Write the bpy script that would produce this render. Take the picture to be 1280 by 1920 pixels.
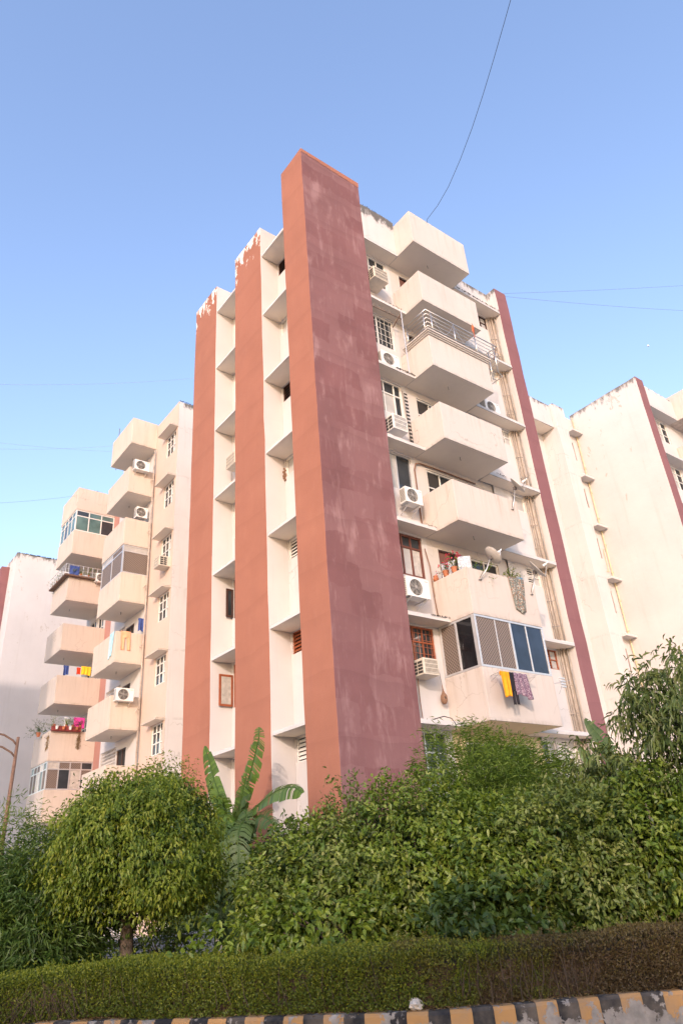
import bpy, math, random
import numpy as np
from mathutils import Vector, Matrix

random.seed(7)
RNG = np.random.default_rng(11)
scene = bpy.context.scene
for o in list(bpy.data.objects):
    bpy.data.objects.remove(o)
COL = scene.collection

# ------------------------------------------------------------------ camera
CAM = Vector((-10.669, -14.038, 1.6))
cam_data = bpy.data.cameras.new('camera')
cam = bpy.data.objects.new('camera', cam_data)
COL.objects.link(cam)
cam.matrix_world = Matrix(((0.7986432, -0.22587836, -0.55780643, CAM.x),
                           (-0.59790375, -0.40318195, -0.69278815, CAM.y),
                           (-0.06841163, 0.8868051, -0.45705204, CAM.z),
                           (0, 0, 0, 1)))
cam_data.sensor_fit = 'VERTICAL'
cam_data.sensor_height = 36.0
cam_data.sensor_width = 24.0
cam_data.lens = 24.765
cam_data.clip_end = 6000
scene.camera = cam

# ------------------------------------------------------------------ sky and sun
SUN_AZ = 47.0      # degrees from the facade's normal towards the left
SUN_EL = 18.0
world = bpy.data.worlds.new('World')
scene.world = world
world.use_nodes = True
wn = world.node_tree
sky = wn.nodes.new('ShaderNodeTexSky')
sky.sky_type = 'NISHITA'
sky.sun_disc = False
sky.sun_elevation = math.radians(SUN_EL)
sky.sun_rotation = math.radians(180 + SUN_AZ)
sky.altitude = 200
sky.air_density = 1.5
sky.dust_density = 1.8
sky.ozone_density = 1.6
tint = wn.nodes.new('ShaderNodeMix'); tint.data_type = 'RGBA'; tint.blend_type = 'MULTIPLY'
tint.inputs[0].default_value = 1.0
tint.inputs[7].default_value = (1.03, .99, 1.17, 1)      # the hazy, slightly violet blue of this sky
wn.links.new(sky.outputs[0], tint.inputs[6])
wn.links.new(tint.outputs[2], wn.nodes['Background'].inputs[0])
wn.nodes['Background'].inputs[1].default_value = 0.15
sun_data = bpy.data.lights.new('sun', 'SUN')
sun_data.energy = 1.1
sun_data.angle = math.radians(1.3)
sun_data.color = (1.0, 0.80, 0.70)
sun = bpy.data.objects.new('sun', sun_data)
COL.objects.link(sun)
sdir = Vector((-math.sin(math.radians(SUN_AZ)) * math.cos(math.radians(SUN_EL)),
               -math.cos(math.radians(SUN_AZ)) * math.cos(math.radians(SUN_EL)),
               math.sin(math.radians(SUN_EL))))
sun.rotation_euler = (sdir).to_track_quat('Z', 'Y').to_euler()
sun.location = (-30, -30, 40)
scene.view_settings.view_transform = 'Standard'
scene.view_settings.look = 'None'
scene.view_settings.gamma = 1
scene.view_settings.use_curve_mapping = False
scene.view_settings.exposure = 1.3
scene.render.engine = 'CYCLES'
scene.cycles.max_bounces = 6
scene.cycles.transparent_max_bounces = 8

# ------------------------------------------------------------------ material helpers
class NT:
    def __init__(self, name):
        self.m = bpy.data.materials.new(name)
        self.m.use_nodes = True
        self.t = self.m.node_tree
        self.b = self.t.nodes['Principled BSDF']
        self.tc = None
    def n(self, typ, props=None, **inp):
        nd = self.t.nodes.new(typ)
        for k, v in (props or {}).items():
            setattr(nd, k, v)
        for k, v in inp.items():
            self.set(nd, k, v)
        return nd
    def set(self, nd, k, v):
        key = int(k[1:]) if k[0] == 'i' and k[1:].isdigit() else k.replace('_', ' ')
        s = nd.inputs[key]
        if isinstance(v, bpy.types.NodeSocket):
            self.t.links.new(v, s)
        else:
            s.default_value = v
    def co(self):
        if self.tc is None:
            self.tc = self.n('ShaderNodeTexCoord').outputs['Object']
        return self.tc
    def noise(self, scale, detail=4, rough=.55, stretch=None, dist=0.0):
        co = self.co()
        if stretch:
            co = self.n('ShaderNodeMapping', Vector=co, Scale=stretch).outputs[0]
        return self.n('ShaderNodeTexNoise', Vector=co, Scale=scale, Detail=detail, Roughness=rough, Distortion=dist).outputs[0]
    def ramp(self, fac, lo, hi, a=0.0, b=1.0):
        return self.n('ShaderNodeMapRange', i0=fac, i1=lo, i2=hi, i3=a, i4=b).outputs[0]
    def math(self, op, a, b=0.0):
        return self.n('ShaderNodeMath', {'operation': op}, i0=a, i1=b).outputs[0]
    def mix(self, fac, a, b):
        nd = self.n('ShaderNodeMix', {'data_type': 'RGBA'})
        for i, v in ((0, fac), (6, a), (7, b)):
            if isinstance(v, bpy.types.NodeSocket):
                self.t.links.new(v, nd.inputs[i])
            else:
                nd.inputs[i].default_value = v if i == 0 else c4(v)
        return nd.outputs[2]
    def z(self):
        s = self.n('ShaderNodeSeparateXYZ', i0=self.co())
        return s.outputs[2]
    def bump(self, h, strength=.2, dist=.02):
        self.set(self.b, 'Normal', self.n('ShaderNodeBump', Strength=strength, Distance=dist, Height=h).outputs[0])

def c4(v):
    return (v[0], v[1], v[2], 1.0) if len(v) == 3 else v

def plaster(name, col, stain=(.33, .27, .21), streak=.35, mott=.10, top=None, peel=None, rough=.85, patches=None, fine=.5, drip=None):
    t = NT(name)
    a = tuple(c * (1 - mott) for c in col); b = tuple(min(.9, c * (1 + mott)) for c in col)
    base = t.mix(t.ramp(t.noise(.55, 6), .3, .7), a, b)
    blot = t.noise(2.3, 7, .62)
    base = t.mix(t.ramp(blot, .58, .80, 0, .35 * streak), base, stain)
    if patches:
        pcol, amt = patches
        # drips of worn paint hanging from lift joints
        st = t.noise(2.6, 6, .65, (1.0, 1.0, .20), .5)
        bl = t.noise(.9, 4, .6, (1, 1, .9))
        f1 = t.math('MULTIPLY', t.ramp(st, .50, .64), t.ramp(bl, .44, .56, 0, .75))
        f2 = t.ramp(t.noise(7, 4, .7, (1, 1, .22)), .58, .75, 0, .5)
        f = t.math('MULTIPLY', t.math('ADD', f1, f2), amt)
        sx = t.n('ShaderNodeSeparateXYZ', i0=t.co())
        wob = t.math('MULTIPLY', t.math('SUBTRACT', t.noise(1.3, 4), .5), .55)
        bc = t.n('ShaderNodeCombineXYZ', i0=t.math('ADD', t.math('ADD', sx.outputs[0], sx.outputs[1]), wob), i1=t.math('ADD', sx.outputs[2], wob))
        br = t.n('ShaderNodeTexBrick', {'offset': .37, 'squash': 1.0}, Vector=bc.outputs[0], Scale=1.0, Mortar_Size=.0, Bias=-.1, Brick_Width=1.15, Row_Height=.78)
        br.inputs['Color1'].default_value = (0, 0, 0, 1); br.inputs['Color2'].default_value = (1, 1, 1, 1)
        base = t.mix(t.math('MULTIPLY', br.outputs['Color'], .34 * amt), base, pcol)
        base = t.mix(f, base, pcol)
        lap = t.n('ShaderNodeTexWave', {'wave_type': 'BANDS', 'bands_direction': 'Z', 'wave_profile': 'SAW'},
                  Vector=t.co(), Scale=.262, Distortion=2.2, Detail=3, Detail_Scale=1.2).outputs['Fac'] if False else None
        s2 = t.n('ShaderNodeTexWave', {'wave_type': 'BANDS', 'bands_direction': 'Z', 'wave_profile': 'SAW'})
        t.set(s2, 'Vector', t.co()); t.set(s2, 'Scale', .205); t.set(s2, 'Distortion', 2.6); t.set(s2, 'Detail', 3.0)
        base = t.mix(t.ramp(s2.outputs['Fac'], .80, 1.0, 0, .22), base, tuple(c * .72 for c in col))
    sv = t.noise(3.2, 5, .65, (1, 1, .07))
    base = t.mix(t.ramp(sv, .56, .78, 0, streak), base, stain)
    if drip:
        cw = t.n('ShaderNodeVectorMath', {'operation': 'ADD'}, i0=t.co(), i1=t.n('ShaderNodeTexNoise', Vector=t.co(), Scale=1.7, Detail=5.0).outputs['Color'])
        vo = t.n('ShaderNodeTexVoronoi', {'feature': 'DISTANCE_TO_EDGE'}, Vector=cw.outputs[0], Scale=.55)
        ck = t.math('MULTIPLY', t.ramp(vo.outputs['Distance'], .008, .003), t.ramp(t.noise(.45, 2), .50, .60, 0, .45))
        base = t.mix(ck, base, tuple(c * .6 for c in stain))
    if drip:
        h0, ht, amt = drip
        hz = t.math('MULTIPLY', t.math('FRACT', t.math('DIVIDE', t.math('SUBTRACT', t.z(), h0), 3.05)), 3.05)
        run = t.ramp(t.noise(5.5, 6, .7, (1, 1, .05)), .50, .72)
        fade = t.math('MULTIPLY', t.ramp(hz, ht - 1.15, ht - .02), t.ramp(hz, ht + .06, ht + .04))
        base = t.mix(t.math('MULTIPLY', t.math('MULTIPLY', run, fade), amt), base, stain)
        lip = t.math('MULTIPLY', t.ramp(hz, .14, .0), t.ramp(t.noise(4.5, 6, .7), .42, .66))
        base = t.mix(t.math('MULTIPLY', lip, amt * .8), base, tuple(c * .55 for c in stain))
    if top:
        z0, z1, colr, amt = top
        zf = t.ramp(t.z(), z0, z1)
        dn = t.noise(2.6, 8, .72, (1, 1, .45))
        f = t.ramp(t.math('ADD', t.math('MULTIPLY', zf, .55), dn), .86, .98, 0, amt)
        base = t.mix(f, base, colr)
    if peel:
        z0, z1, colr = peel
        zf = t.ramp(t.z(), z0, z1)
        dn = t.noise(2.1, 9, .7, (1, 1, .5), .4)
        f = t.ramp(t.math('ADD', t.math('MULTIPLY', zf, .34), dn), .80, .815)
        base = t.mix(f, base, colr)
        sp = t.ramp(t.noise(9, 3, .5, (1, 1, .5)), .80, .81)
        base = t.mix(sp, base, colr)
    t.set(t.b, 'Base Color', base)
    t.set(t.b, 'Roughness', rough)
    t.b.inputs['Specular IOR Level'].default_value = .25
    h = t.math('ADD', t.noise(38, 4, .6), t.math('MULTIPLY', t.noise(1.4, 3), 3.0))
    t.bump(h, fine, .012)
    return t.m

def simple(name, col, rough=.6, metal=0.0, var=.12, vs=6.0, bump=0.0, spec=.5):
    t = NT(name)
    a = tuple(c * (1 - var) for c in col); b = tuple(c * (1 + var) for c in col)
    t.set(t.b, 'Base Color', t.mix(t.ramp(t.noise(vs, 5), .3, .7), a, b))
    t.set(t.b, 'Roughness', rough); t.set(t.b, 'Metallic', metal)
    t.b.inputs['Specular IOR Level'].default_value = spec
    if bump:
        t.bump(t.noise(vs * 6, 4), bump, .01)
    return t.m

def glass(name, col, rough=.06):
    t = NT(name)
    t.set(t.b, 'Base Color', t.mix(t.ramp(t.noise(1.3, 3), .35, .65), tuple(c * .7 for c in col), tuple(c * 1.25 for c in col)))
    t.set(t.b, 'Roughness', rough)
    t.bump(t.noise(1.6, 2), .05, .02)
    return t.m

HEDGE_DRY = 0.0
def leafmat(name, cols, trans=.35, rough=.5, patch=None, gloss=.35, slope=0.0):
    t = NT(name)
    at = t.n('ShaderNodeAttribute', {'attribute_name': 'rnd'}).outputs['Fac']
    cr = t.n('ShaderNodeValToRGB')
    t.set(cr, 'Fac', at)
    el = cr.color_ramp.elements
    el[0].color = c4(cols[0]); el[1].color = c4(cols[-1]); el[0].position = 0; el[1].position = 1
    for i, c in enumerate(cols[1:-1]):
        e = el.new((i + 1) / (len(cols) - 1)); e.color = c4(c)
    base = cr.outputs[0]
    if patch:
        pc, sc, lo, hi, amt = patch
        nz = t.noise(sc, 4, .6)
        if slope:
            nz = t.math('ADD', nz, t.math('MULTIPLY', t.math('ADD', t.n('ShaderNodeSeparateXYZ', i0=t.co()).outputs[0], HEDGE_DRY), slope))
        base = t.mix(t.ramp(nz, lo, hi, 0, amt), base, pc)
    t.set(t.b, 'Base Color', base); t.set(t.b, 'Roughness', rough)
    t.b.inputs['Specular IOR Level'].default_value = gloss
    tr = t.n('ShaderNodeBsdfTranslucent')
    t.t.links.new(base, tr.inputs['Color'])
    mx = t.n('ShaderNodeMixShader', i0=trans)
    t.t.links.new(t.b.outputs[0], mx.inputs[1]); t.t.links.new(tr.outputs[0], mx.inputs[2])
    t.t.links.new(mx.outputs[0], t.t.nodes['Material Output'].inputs['Surface'])
    return t.m

M = {}
GR = (.085, .078, .07)
M['white'] = plaster('white_plaster', (.57, .535, .51), stain=(.40, .35, .30), streak=.26, mott=.05)
M['white_top'] = plaster('white_plaster_mossy_top', (.57, .535, .51), stain=(.40, .35, .30), streak=.30, mott=.05, drip=(5.055, 3.0, .5), top=(24.0, 25.1, GR, .9))
M['white_far'] = plaster('white_plaster_flaking', (.57, .535, .51), streak=.2, mott=.05, top=(23.6, 25.2, GR, .8), peel=(0, 40, (.45, .40, .35)))
M['cream'] = plaster('cream_plaster', (.545, .475, .42), stain=(.36, .27, .19), streak=.30, drip=(5.055, 1.47, .62), mott=.05)
M['cream_pale'] = plaster('pale_cream_plaster', (.54, .49, .445), stain=(.36, .29, .22), streak=.28, drip=(5.055, 1.47, .55), mott=.04)
M['peach'] = plaster('peach_plaster', (.56, .435, .355), stain=(.45, .33, .24), streak=.26, mott=.05)
M['peach_pale'] = plaster('pale_peach_plaster', (.56, .475, .395), stain=(.36, .26, .18), streak=.30, drip=(5.055, 1.55, .6), mott=.05)
M['yellow'] = plaster('yellow_cream_plaster', (.72, .57, .36), stain=(.4, .3, .2), streak=.15)
M['soffit'] = plaster('soffit_plaster', (.82, .72, .60), stain=(.55, .33, .27), streak=.10, mott=.06)
M['rust'] = plaster('rust_stained_plaster', (.56, .49, .42), stain=(.27, .18, .11), streak=.75, mott=.12)
M['terra'] = plaster('terracotta_paint', (.330, .137, .088), stain=(.27, .12, .09), streak=.32, mott=.07, patches=((.385, .172, .112), .35))
M['terra2'] = plaster('terracotta_paint_peeling', (.330, .137, .088), stain=(.27, .12, .09), streak=.32, mott=.07,
                      peel=(22.2, 25.1, (.80, .74, .67)), patches=((.385, .172, .112), .35))
M['maroon'] = plaster('weathered_maroon_paint', (.178, .080, .079), stain=(.15, .07, .075), streak=.30, mott=.14,
                      patches=((.345, .205, .198), .78), peel=(25.6, 26.7, (.70, .62, .56)))
M['maroon2'] = plaster('maroon_paint', (.225, .10, .103), stain=(.2, .09, .09), streak=.18, mott=.08, patches=((.29, .15, .15), .3))
M['pink_wall'] = plaster('dull_pink_paint', (.42, .21, .17), streak=.2)
M['moss'] = simple('dark_moss', (.05, .045, .038), .95, var=.4, vs=14, bump=.6)
M['brown'] = simple('brown_painted_wood', (.13, .042, .026), .45, var=.2)
M['redwood'] = simple('red_brown_painted_wood', (.30, .085, .035), .45, var=.18)
M['darkwood'] = simple('dark_brown_wood', (.06, .026, .018), .5)
M['wpaint'] = simple('white_window_paint', (.72, .69, .64), .45, var=.06)
M['alum'] = simple('silver_aluminium', (.62, .61, .60), .35, .55, var=.05)
M['steel'] = simple('brushed_steel', (.60, .58, .56), .28, .9, var=.06)
M['iron'] = simple('grey_iron', (.17, .15, .14), .6, .4)
M['rusty'] = simple('rusty_iron', (.16, .095, .065), .8, .1, var=.35, vs=12)
M['glass'] = glass('dark_window_glass', (.035, .04, .045))
M['glass_blue'] = glass('blue_tinted_glass', (.018, .028, .05), .12)
M['glass_black'] = glass('black_tinted_glass', (.012, .012, .014), .1)
M['glass_teal'] = glass('teal_tinted_glass', (.10, .17, .16), .08)
M['frost'] = simple('frosted_pane', (.42, .40, .37), .35, var=.15, vs=3)
M['curtain'] = simple('curtained_pane', (.46, .42, .37), .3, var=.2, vs=9)
M['dark'] = simple('interior_shade', (.03, .026, .024), .9)  # flat dark colour standing for the shade inside rooms and hollows
M['darkred'] = simple('dark_red_door', (.16, .07, .055), .5)
M['acwhite'] = simple('white_enamel', (.74, .72, .68), .4, var=.05, vs=3)
M['acgrey'] = simple('grey_grille_plastic', (.28, .26, .235), .5, var=.1)
M['acdark'] = simple('dark_fan_well', (.05, .045, .04), .6)
M['accream'] = simple('cream_enamel', (.62, .55, .45), .45, var=.08)
M['pvc'] = simple('brown_stained_pipe', (.40, .33, .27), .55, var=.25, vs=5)
M['pvcgrey'] = simple('grey_pipe', (.30, .27, .24), .55, var=.2, vs=5)
M['pvcyellow'] = simple('yellow_gas_pipe', (.60, .50, .30), .45, var=.08)
M['black'] = simple('black_cable', (.025, .022, .02), .6)
M['copper'] = simple('insulated_pipe', (.20, .10, .06), .7)
M['dish'] = simple('grey_dish_paint', (.50, .46, .41), .45, var=.1, vs=5)
M['terrapot'] = simple('terracotta_pot', (.42, .15, .07), .8, var=.15)
M['plasticred'] = simple('red_plastic', (.22, .035, .03), .5)
M['bark'] = simple('bark', (.10, .075, .055), .9, var=.4, vs=18, bump=.9)
M['twig'] = simple('twig_brown', (.075, .052, .035), .95, var=.35, vs=20)
M['nest'] = simple('woven_straw', (.25, .14, .085), .95, var=.35, vs=60, bump=.9)
M['concrete'] = plaster('grey_concrete', (.36, .33, .30), stain=(.2, .18, .16), streak=.4, mott=.12)
M['soil'] = simple('dry_soil', (.12, .08, .055), .95, var=.35, vs=9, bump=.8)
M['asphalt'] = simple('pale_bounce_road', (.38, .35, .31), .9, var=.12, vs=14, bump=.5)  # unseen road, coloured pale to bounce light under the balconies
M['earth'] = simple('pale_paving', (.52, .47, .41), .95, var=.2, vs=2, bump=.4)
M['stone'] = simple('pale_stone', (.55, .50, .44), .9, var=.15, vs=12, bump=.8)

def lattice_mat():
    t = NT('diamond_mesh')
    co = t.co()
    s = t.n('ShaderNodeSeparateXYZ', i0=co)
    xy = t.math('ADD', s.outputs[0], s.outputs[1])
    d1 = t.math('ABSOLUTE', t.math('SINE', t.math('MULTIPLY', t.math('ADD', xy, s.outputs[2]), 30.0)))
    d2 = t.math('ABSOLUTE', t.math('SINE', t.math('MULTIPLY', t.math('SUBTRACT', xy, s.outputs[2]), 30.0)))
    f = t.ramp(t.math('MINIMUM', d1, d2), .25, .45)
    t.set(t.b, 'Base Color', t.mix(f, (.27, .21, .17), (.085, .062, .05)))
    t.set(t.b, 'Roughness', .6)
    t.bump(f, .4, .01)
    return t.m
M['mesh'] = lattice_mat()

def kerb_mat(name, paint):
    t = NT(name)
    n = t.noise(5.5, 8, .68)
    zf = t.ramp(t.z(), -.02, .26)
    f = t.ramp(t.math('ADD', n, t.math('MULTIPLY', zf, .32)), .73, .76)
    conc = t.mix(t.ramp(t.noise(9, 6), .3, .7), (.17, .155, .14), (.30, .275, .25))
    dirt = t.mix(t.ramp(t.noise(3, 5), .45, .75, 0, .6), paint, (.22, .18, .14))
    t.set(t.b, 'Base Color', t.mix(f, conc, dirt))
    t.set(t.b, 'Roughness', .85)
    t.bump(t.math('ADD', t.noise(30, 5), t.math('MULTIPLY', f, .6)), .5, .01)
    return t.m
M['kerb_black'] = kerb_mat('worn_black_kerb_paint', (.010, .010, .012))
M['kerb_yellow'] = kerb_mat('worn_yellow_kerb_paint', (.36, .20, .075))

def cloth_mat(name, cols, scale, kind='plain'):
    t = NT(name)
    if kind == 'plain':
        t.set(t.b, 'Base Color', t.mix(t.ramp(t.noise(scale, 4), .3, .7), cols[0], cols[1]))
    else:
        v = t.n('ShaderNodeTexVoronoi', Vector=t.co(), Scale=scale)
        base = t.mix(t.ramp(v.outputs['Distance'], .25, .5), cols[0], cols[1])
        base = t.mix(t.ramp(t.noise(scale * .8, 3), .52, .6), base, cols[2])
        t.set(t.b, 'Base Color', base)
    t.set(t.b, 'Roughness', .9)
    t.b.inputs['Specular IOR Level'].default_value = .1
    return t.m
M['c_orange'] = cloth_mat('orange_cloth', ((.72, .28, .015), (.82, .36, .03)), 6)
M['c_black'] = cloth_mat('black_cloth', ((.02, .018, .02), (.035, .03, .035)), 6)
M['c_purple'] = cloth_mat('purple_print_cloth', ((.46, .38, .40), (.13, .07, .11), (.30, .20, .25)), 34, 'print')
M['c_floral'] = cloth_mat('floral_print_cloth', ((.50, .46, .40), (.14, .15, .13), (.30, .16, .10)), 20, 'print')
M['c_peach'] = cloth_mat('peach_cloth', ((.72, .36, .20), (.78, .42, .25)), 5)
M['c_cyan'] = cloth_mat('pale_blue_cloth', ((.28, .55, .62), (.5, .68, .72)), 4)
M['c_blue'] = cloth_mat('blue_cloth', ((.035, .06, .20), (.08, .12, .30)), 6)
M['c_yellow'] = cloth_mat('yellow_cloth', ((.78, .48, .02), (.82, .55, .05)), 6)
M['c_red'] = cloth_mat('red_cloth', ((.55, .05, .02), (.62, .08, .03)), 6)
M['c_pink'] = cloth_mat('magenta_cloth', ((.62, .05, .28), (.70, .08, .36)), 6)
M['c_white'] = cloth_mat('white_check_cloth', ((.62, .62, .62), (.36, .38, .42), (.7, .7, .68)), 26, 'print')
M['c_flag'] = cloth_mat('saffron_flag', ((.62, .12, .05), (.70, .18, .07)), 6)

# ------------------------------------------------------------------ mesh helpers
class MB:
    def __init__(self):
        self.v = []; self.f = []; self.mi = []
    def quad(self, a, b, c, d, mi=0):
        n = len(self.v); self.v += [a, b, c, d]; self.f.append((n, n + 1, n + 2, n + 3)); self.mi.append(mi)
    def box(self, x0, x1, y0, y1, z0, z1, mi=0, mis=None):
        n = len(self.v)
        self.v += [(x0, y0, z0), (x1, y0, z0), (x1, y1, z0), (x0, y1, z0), (x0, y0, z1), (x1, y0, z1), (x1, y1, z1), (x0, y1, z1)]
        fs = [(0, 1, 5, 4), (1, 2, 6, 5), (2, 3, 7, 6), (3, 0, 4, 7), (4, 5, 6, 7), (3, 2, 1, 0)]   # -y +x +y -x top bottom
        for i, f in enumerate(fs):
            self.f.append(tuple(n + k for k in f)); self.mi.append(mis[i] if mis else mi)
        return self
    def beam(self, p, q, w, h=None, mi=0):
        p, q = Vector(p), Vector(q); d = (q - p).normalized()
        up = Vector((0, 0, 1)) if abs(d.z) < .95 else Vector((0, 1, 0))
        s = d.cross(up).normalized(); u = s.cross(d)
        h = h or w
        c = [s * (a * w / 2) + u * (b * h / 2) for a, b in ((-1, -1), (1, -1), (1, 1), (-1, 1))]
        n = len(self.v)
        self.v += [tuple(p + k) for k in c] + [tuple(q + k) for k in c]
        for i in range(4):
            j = (i + 1) % 4
            self.f.append((n + i, n + j, n + 4 + j, n + 4 + i)); self.mi.append(mi)
        self.f.append((n + 3, n + 2, n + 1, n)); self.f.append((n + 4, n + 5, n + 6, n + 7)); self.mi += [mi, mi]
        return self
    def tube(self, pts, r, k=8, mi=0, cap=True):
        pts = [Vector(p) for p in pts]
        rs = r if isinstance(r, (list, tuple)) else [r] * len(pts)
        n = len(self.v); ref = None
        for i, p in enumerate(pts):
            d = (pts[min(i + 1, len(pts) - 1)] - pts[max(i - 1, 0)])
            d = d.normalized() if d.length > 1e-9 else Vector((0, 0, 1))
            if ref is None:
                ref = d.orthogonal().normalized()
            ref = (ref - d * ref.dot(d)).normalized()
            b = d.cross(ref)
            for j in range(k):
                a = 2 * math.pi * j / k
                self.v.append(tuple(p + (ref * math.cos(a) + b * math.sin(a)) * rs[i]))
        for i in range(len(pts) - 1):
            for j in range(k):
                j2 = (j + 1) % k
                self.f.append((n + i * k + j, n + i * k + j2, n + (i + 1) * k + j2, n + (i + 1) * k + j)); self.mi.append(mi)
        if cap:
            self.f.append(tuple(n + j for j in reversed(range(k)))); self.mi.append(mi)
            self.f.append(tuple(n + (len(pts) - 1) * k + j for j in range(k))); self.mi.append(mi)
        return self
    def lathe(self, prof, center, k=16, mi=0, mat=None):
        n = len(self.v); c = Vector(center)
        for r, z in prof:
            for j in range(k):
                a = 2 * math.pi * j / k
                v = Vector((r * math.cos(a), r * math.sin(a), z))
                if mat: v = mat @ v
                self.v.append(tuple(c + v))
        for i in range(len(prof) - 1):
            for j in range(k):
                j2 = (j + 1) % k
                self.f.append((n + i * k + j, n + i * k + j2, n + (i + 1) * k + j2, n + (i + 1) * k + j)); self.mi.append(mi)
        return self
    def build(self, name, mats, parent=None, smooth=False, bevel=0.0, solid=0.0):
        me = bpy.data.meshes.new(name)
        me.from_pydata(self.v, [], self.f)
        mats = mats if isinstance(mats, (list, tuple)) else [mats]
        for m in mats:
            me.materials.append(M[m] if isinstance(m, str) else m)
        if len(mats) > 1:
            me.polygons.foreach_set('material_index', self.mi)
        if smooth:
            me.polygons.foreach_set('use_smooth', [True] * len(me.polygons))
        me.update()
        o = bpy.data.objects.new(name, me)
        COL.objects.link(o)
        if parent: o.parent = parent
        if solid:
            s = o.modifiers.new('solid', 'SOLIDIFY'); s.thickness = solid; s.offset = 0
        if bevel:
            b = o.modifiers.new('bevel', 'BEVEL'); b.width = bevel; b.segments = 2; b.limit_method = 'ANGLE'; b.angle_limit = math.radians(50)
        return o

def tag(o, label=None, cat=None, group=None, kind=None):
    if label: o['label'] = label
    if cat: o['category'] = cat
    if group: o['group'] = group
    if kind: o['kind'] = kind
    return o

def thing(name, label, cat, loc=(0, 0, 0), group=None):
    o = bpy.data.objects.new(name, None)
    COL.objects.link(o)
    o.location = loc
    o.empty_display_size = .2
    return tag(o, label, cat, group)

def rough_box(name, x0, x1, y0, y1, z0, z1, mats, mis, parent, seg=1.0, jit=.010, topjit=.02, hseg=.45):
    """A rendered masonry block: edges that waver a little, crumbled along the top."""
    nz = max(2, int((z1 - z0) / seg))
    nx = max(1, int((x1 - x0) / hseg)); ny = max(1, int((y1 - y0) / hseg))
    per = [(x0 + (x1 - x0) * i / nx, y0) for i in range(nx)] + [(x1, y0 + (y1 - y0) * i / ny) for i in range(ny)] + \
          [(x1 - (x1 - x0) * i / nx, y1) for i in range(nx)] + [(x0, y1 - (y1 - y0) * i / ny) for i in range(ny)]
    side = [0] * nx + [1] * ny + [2] * nx + [3] * ny
    k = len(per); mb = MB()
    for i in range(nz + 1):
        z = z0 + (z1 - z0) * i / nz
        dx, dy = random.uniform(-jit, jit), random.uniform(-jit, jit)
        for (x, y) in per:
            zz = z + (random.uniform(-topjit, topjit * .4) if i == nz else 0)
            mb.v.append((x + dx + random.uniform(-.003, .003), y + dy + random.uniform(-.003, .003), zz))
    for i in range(nz):
        for j in range(k):
            j2 = (j + 1) % k
            mb.f.append((i * k + j, i * k + j2, (i + 1) * k + j2, (i + 1) * k + j)); mb.mi.append(mis[side[j]])
    mb.f.append(tuple(nz * k + j for j in range(k))); mb.mi.append(mis[4])
    return mb.build(name, mats, parent, bevel=.012)

# a wall pierced by openings; axis 'y' faces -Y (u is X), axis 'x' faces -X (u is Y)
def place(axis, c, u, d, z):
    return (u, c + d, z) if axis == 'y' else (c + d, u, z)

def wall(name, axis, c, u0, u1, z0, z1, ops, mat, parent, depth=.16):
    us = sorted({u0, u1, *[max(u0, o[0]) for o in ops], *[min(u1, o[1]) for o in ops]})
    zs = sorted({z0, z1, *[o[2] for o in ops], *[o[3] for o in ops]})
    mb = MB()
    def q(a, b, cc, d):
        if axis == 'y': mb.quad(a, b, cc, d)
        else: mb.quad(d, cc, b, a)
    for i in range(len(us) - 1):
        for j in range(len(zs) - 1):
            um, zm = (us[i] + us[i + 1]) / 2, (zs[j] + zs[j + 1]) / 2
            if any(o[0] < um < o[1] and o[2] < zm < o[3] for o in ops): continue
            P = lambda u, z: place(axis, c, u, 0, z)
            q(P(us[i], zs[j]), P(us[i + 1], zs[j]), P(us[i + 1], zs[j + 1]), P(us[i], zs[j + 1]))
    for a, b, s, t in ops:
        a, b = max(a, u0), min(b, u1)
        P = lambda u, d, z: place(axis, c, u, d, z)
        q(P(a, 0, s), P(a, depth, s), P(a, depth, t), P(a, 0, t))
        q(P(b, depth, s), P(b, 0, s), P(b, 0, t), P(b, depth, t))
        q(P(a, 0, s), P(b, 0, s), P(b, depth, s), P(a, depth, s))
        q(P(a, depth, t), P(b, depth, t), P(b, 0, t), P(a, 0, t))
    o = mb.build(name, mat, parent)
    return o

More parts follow.
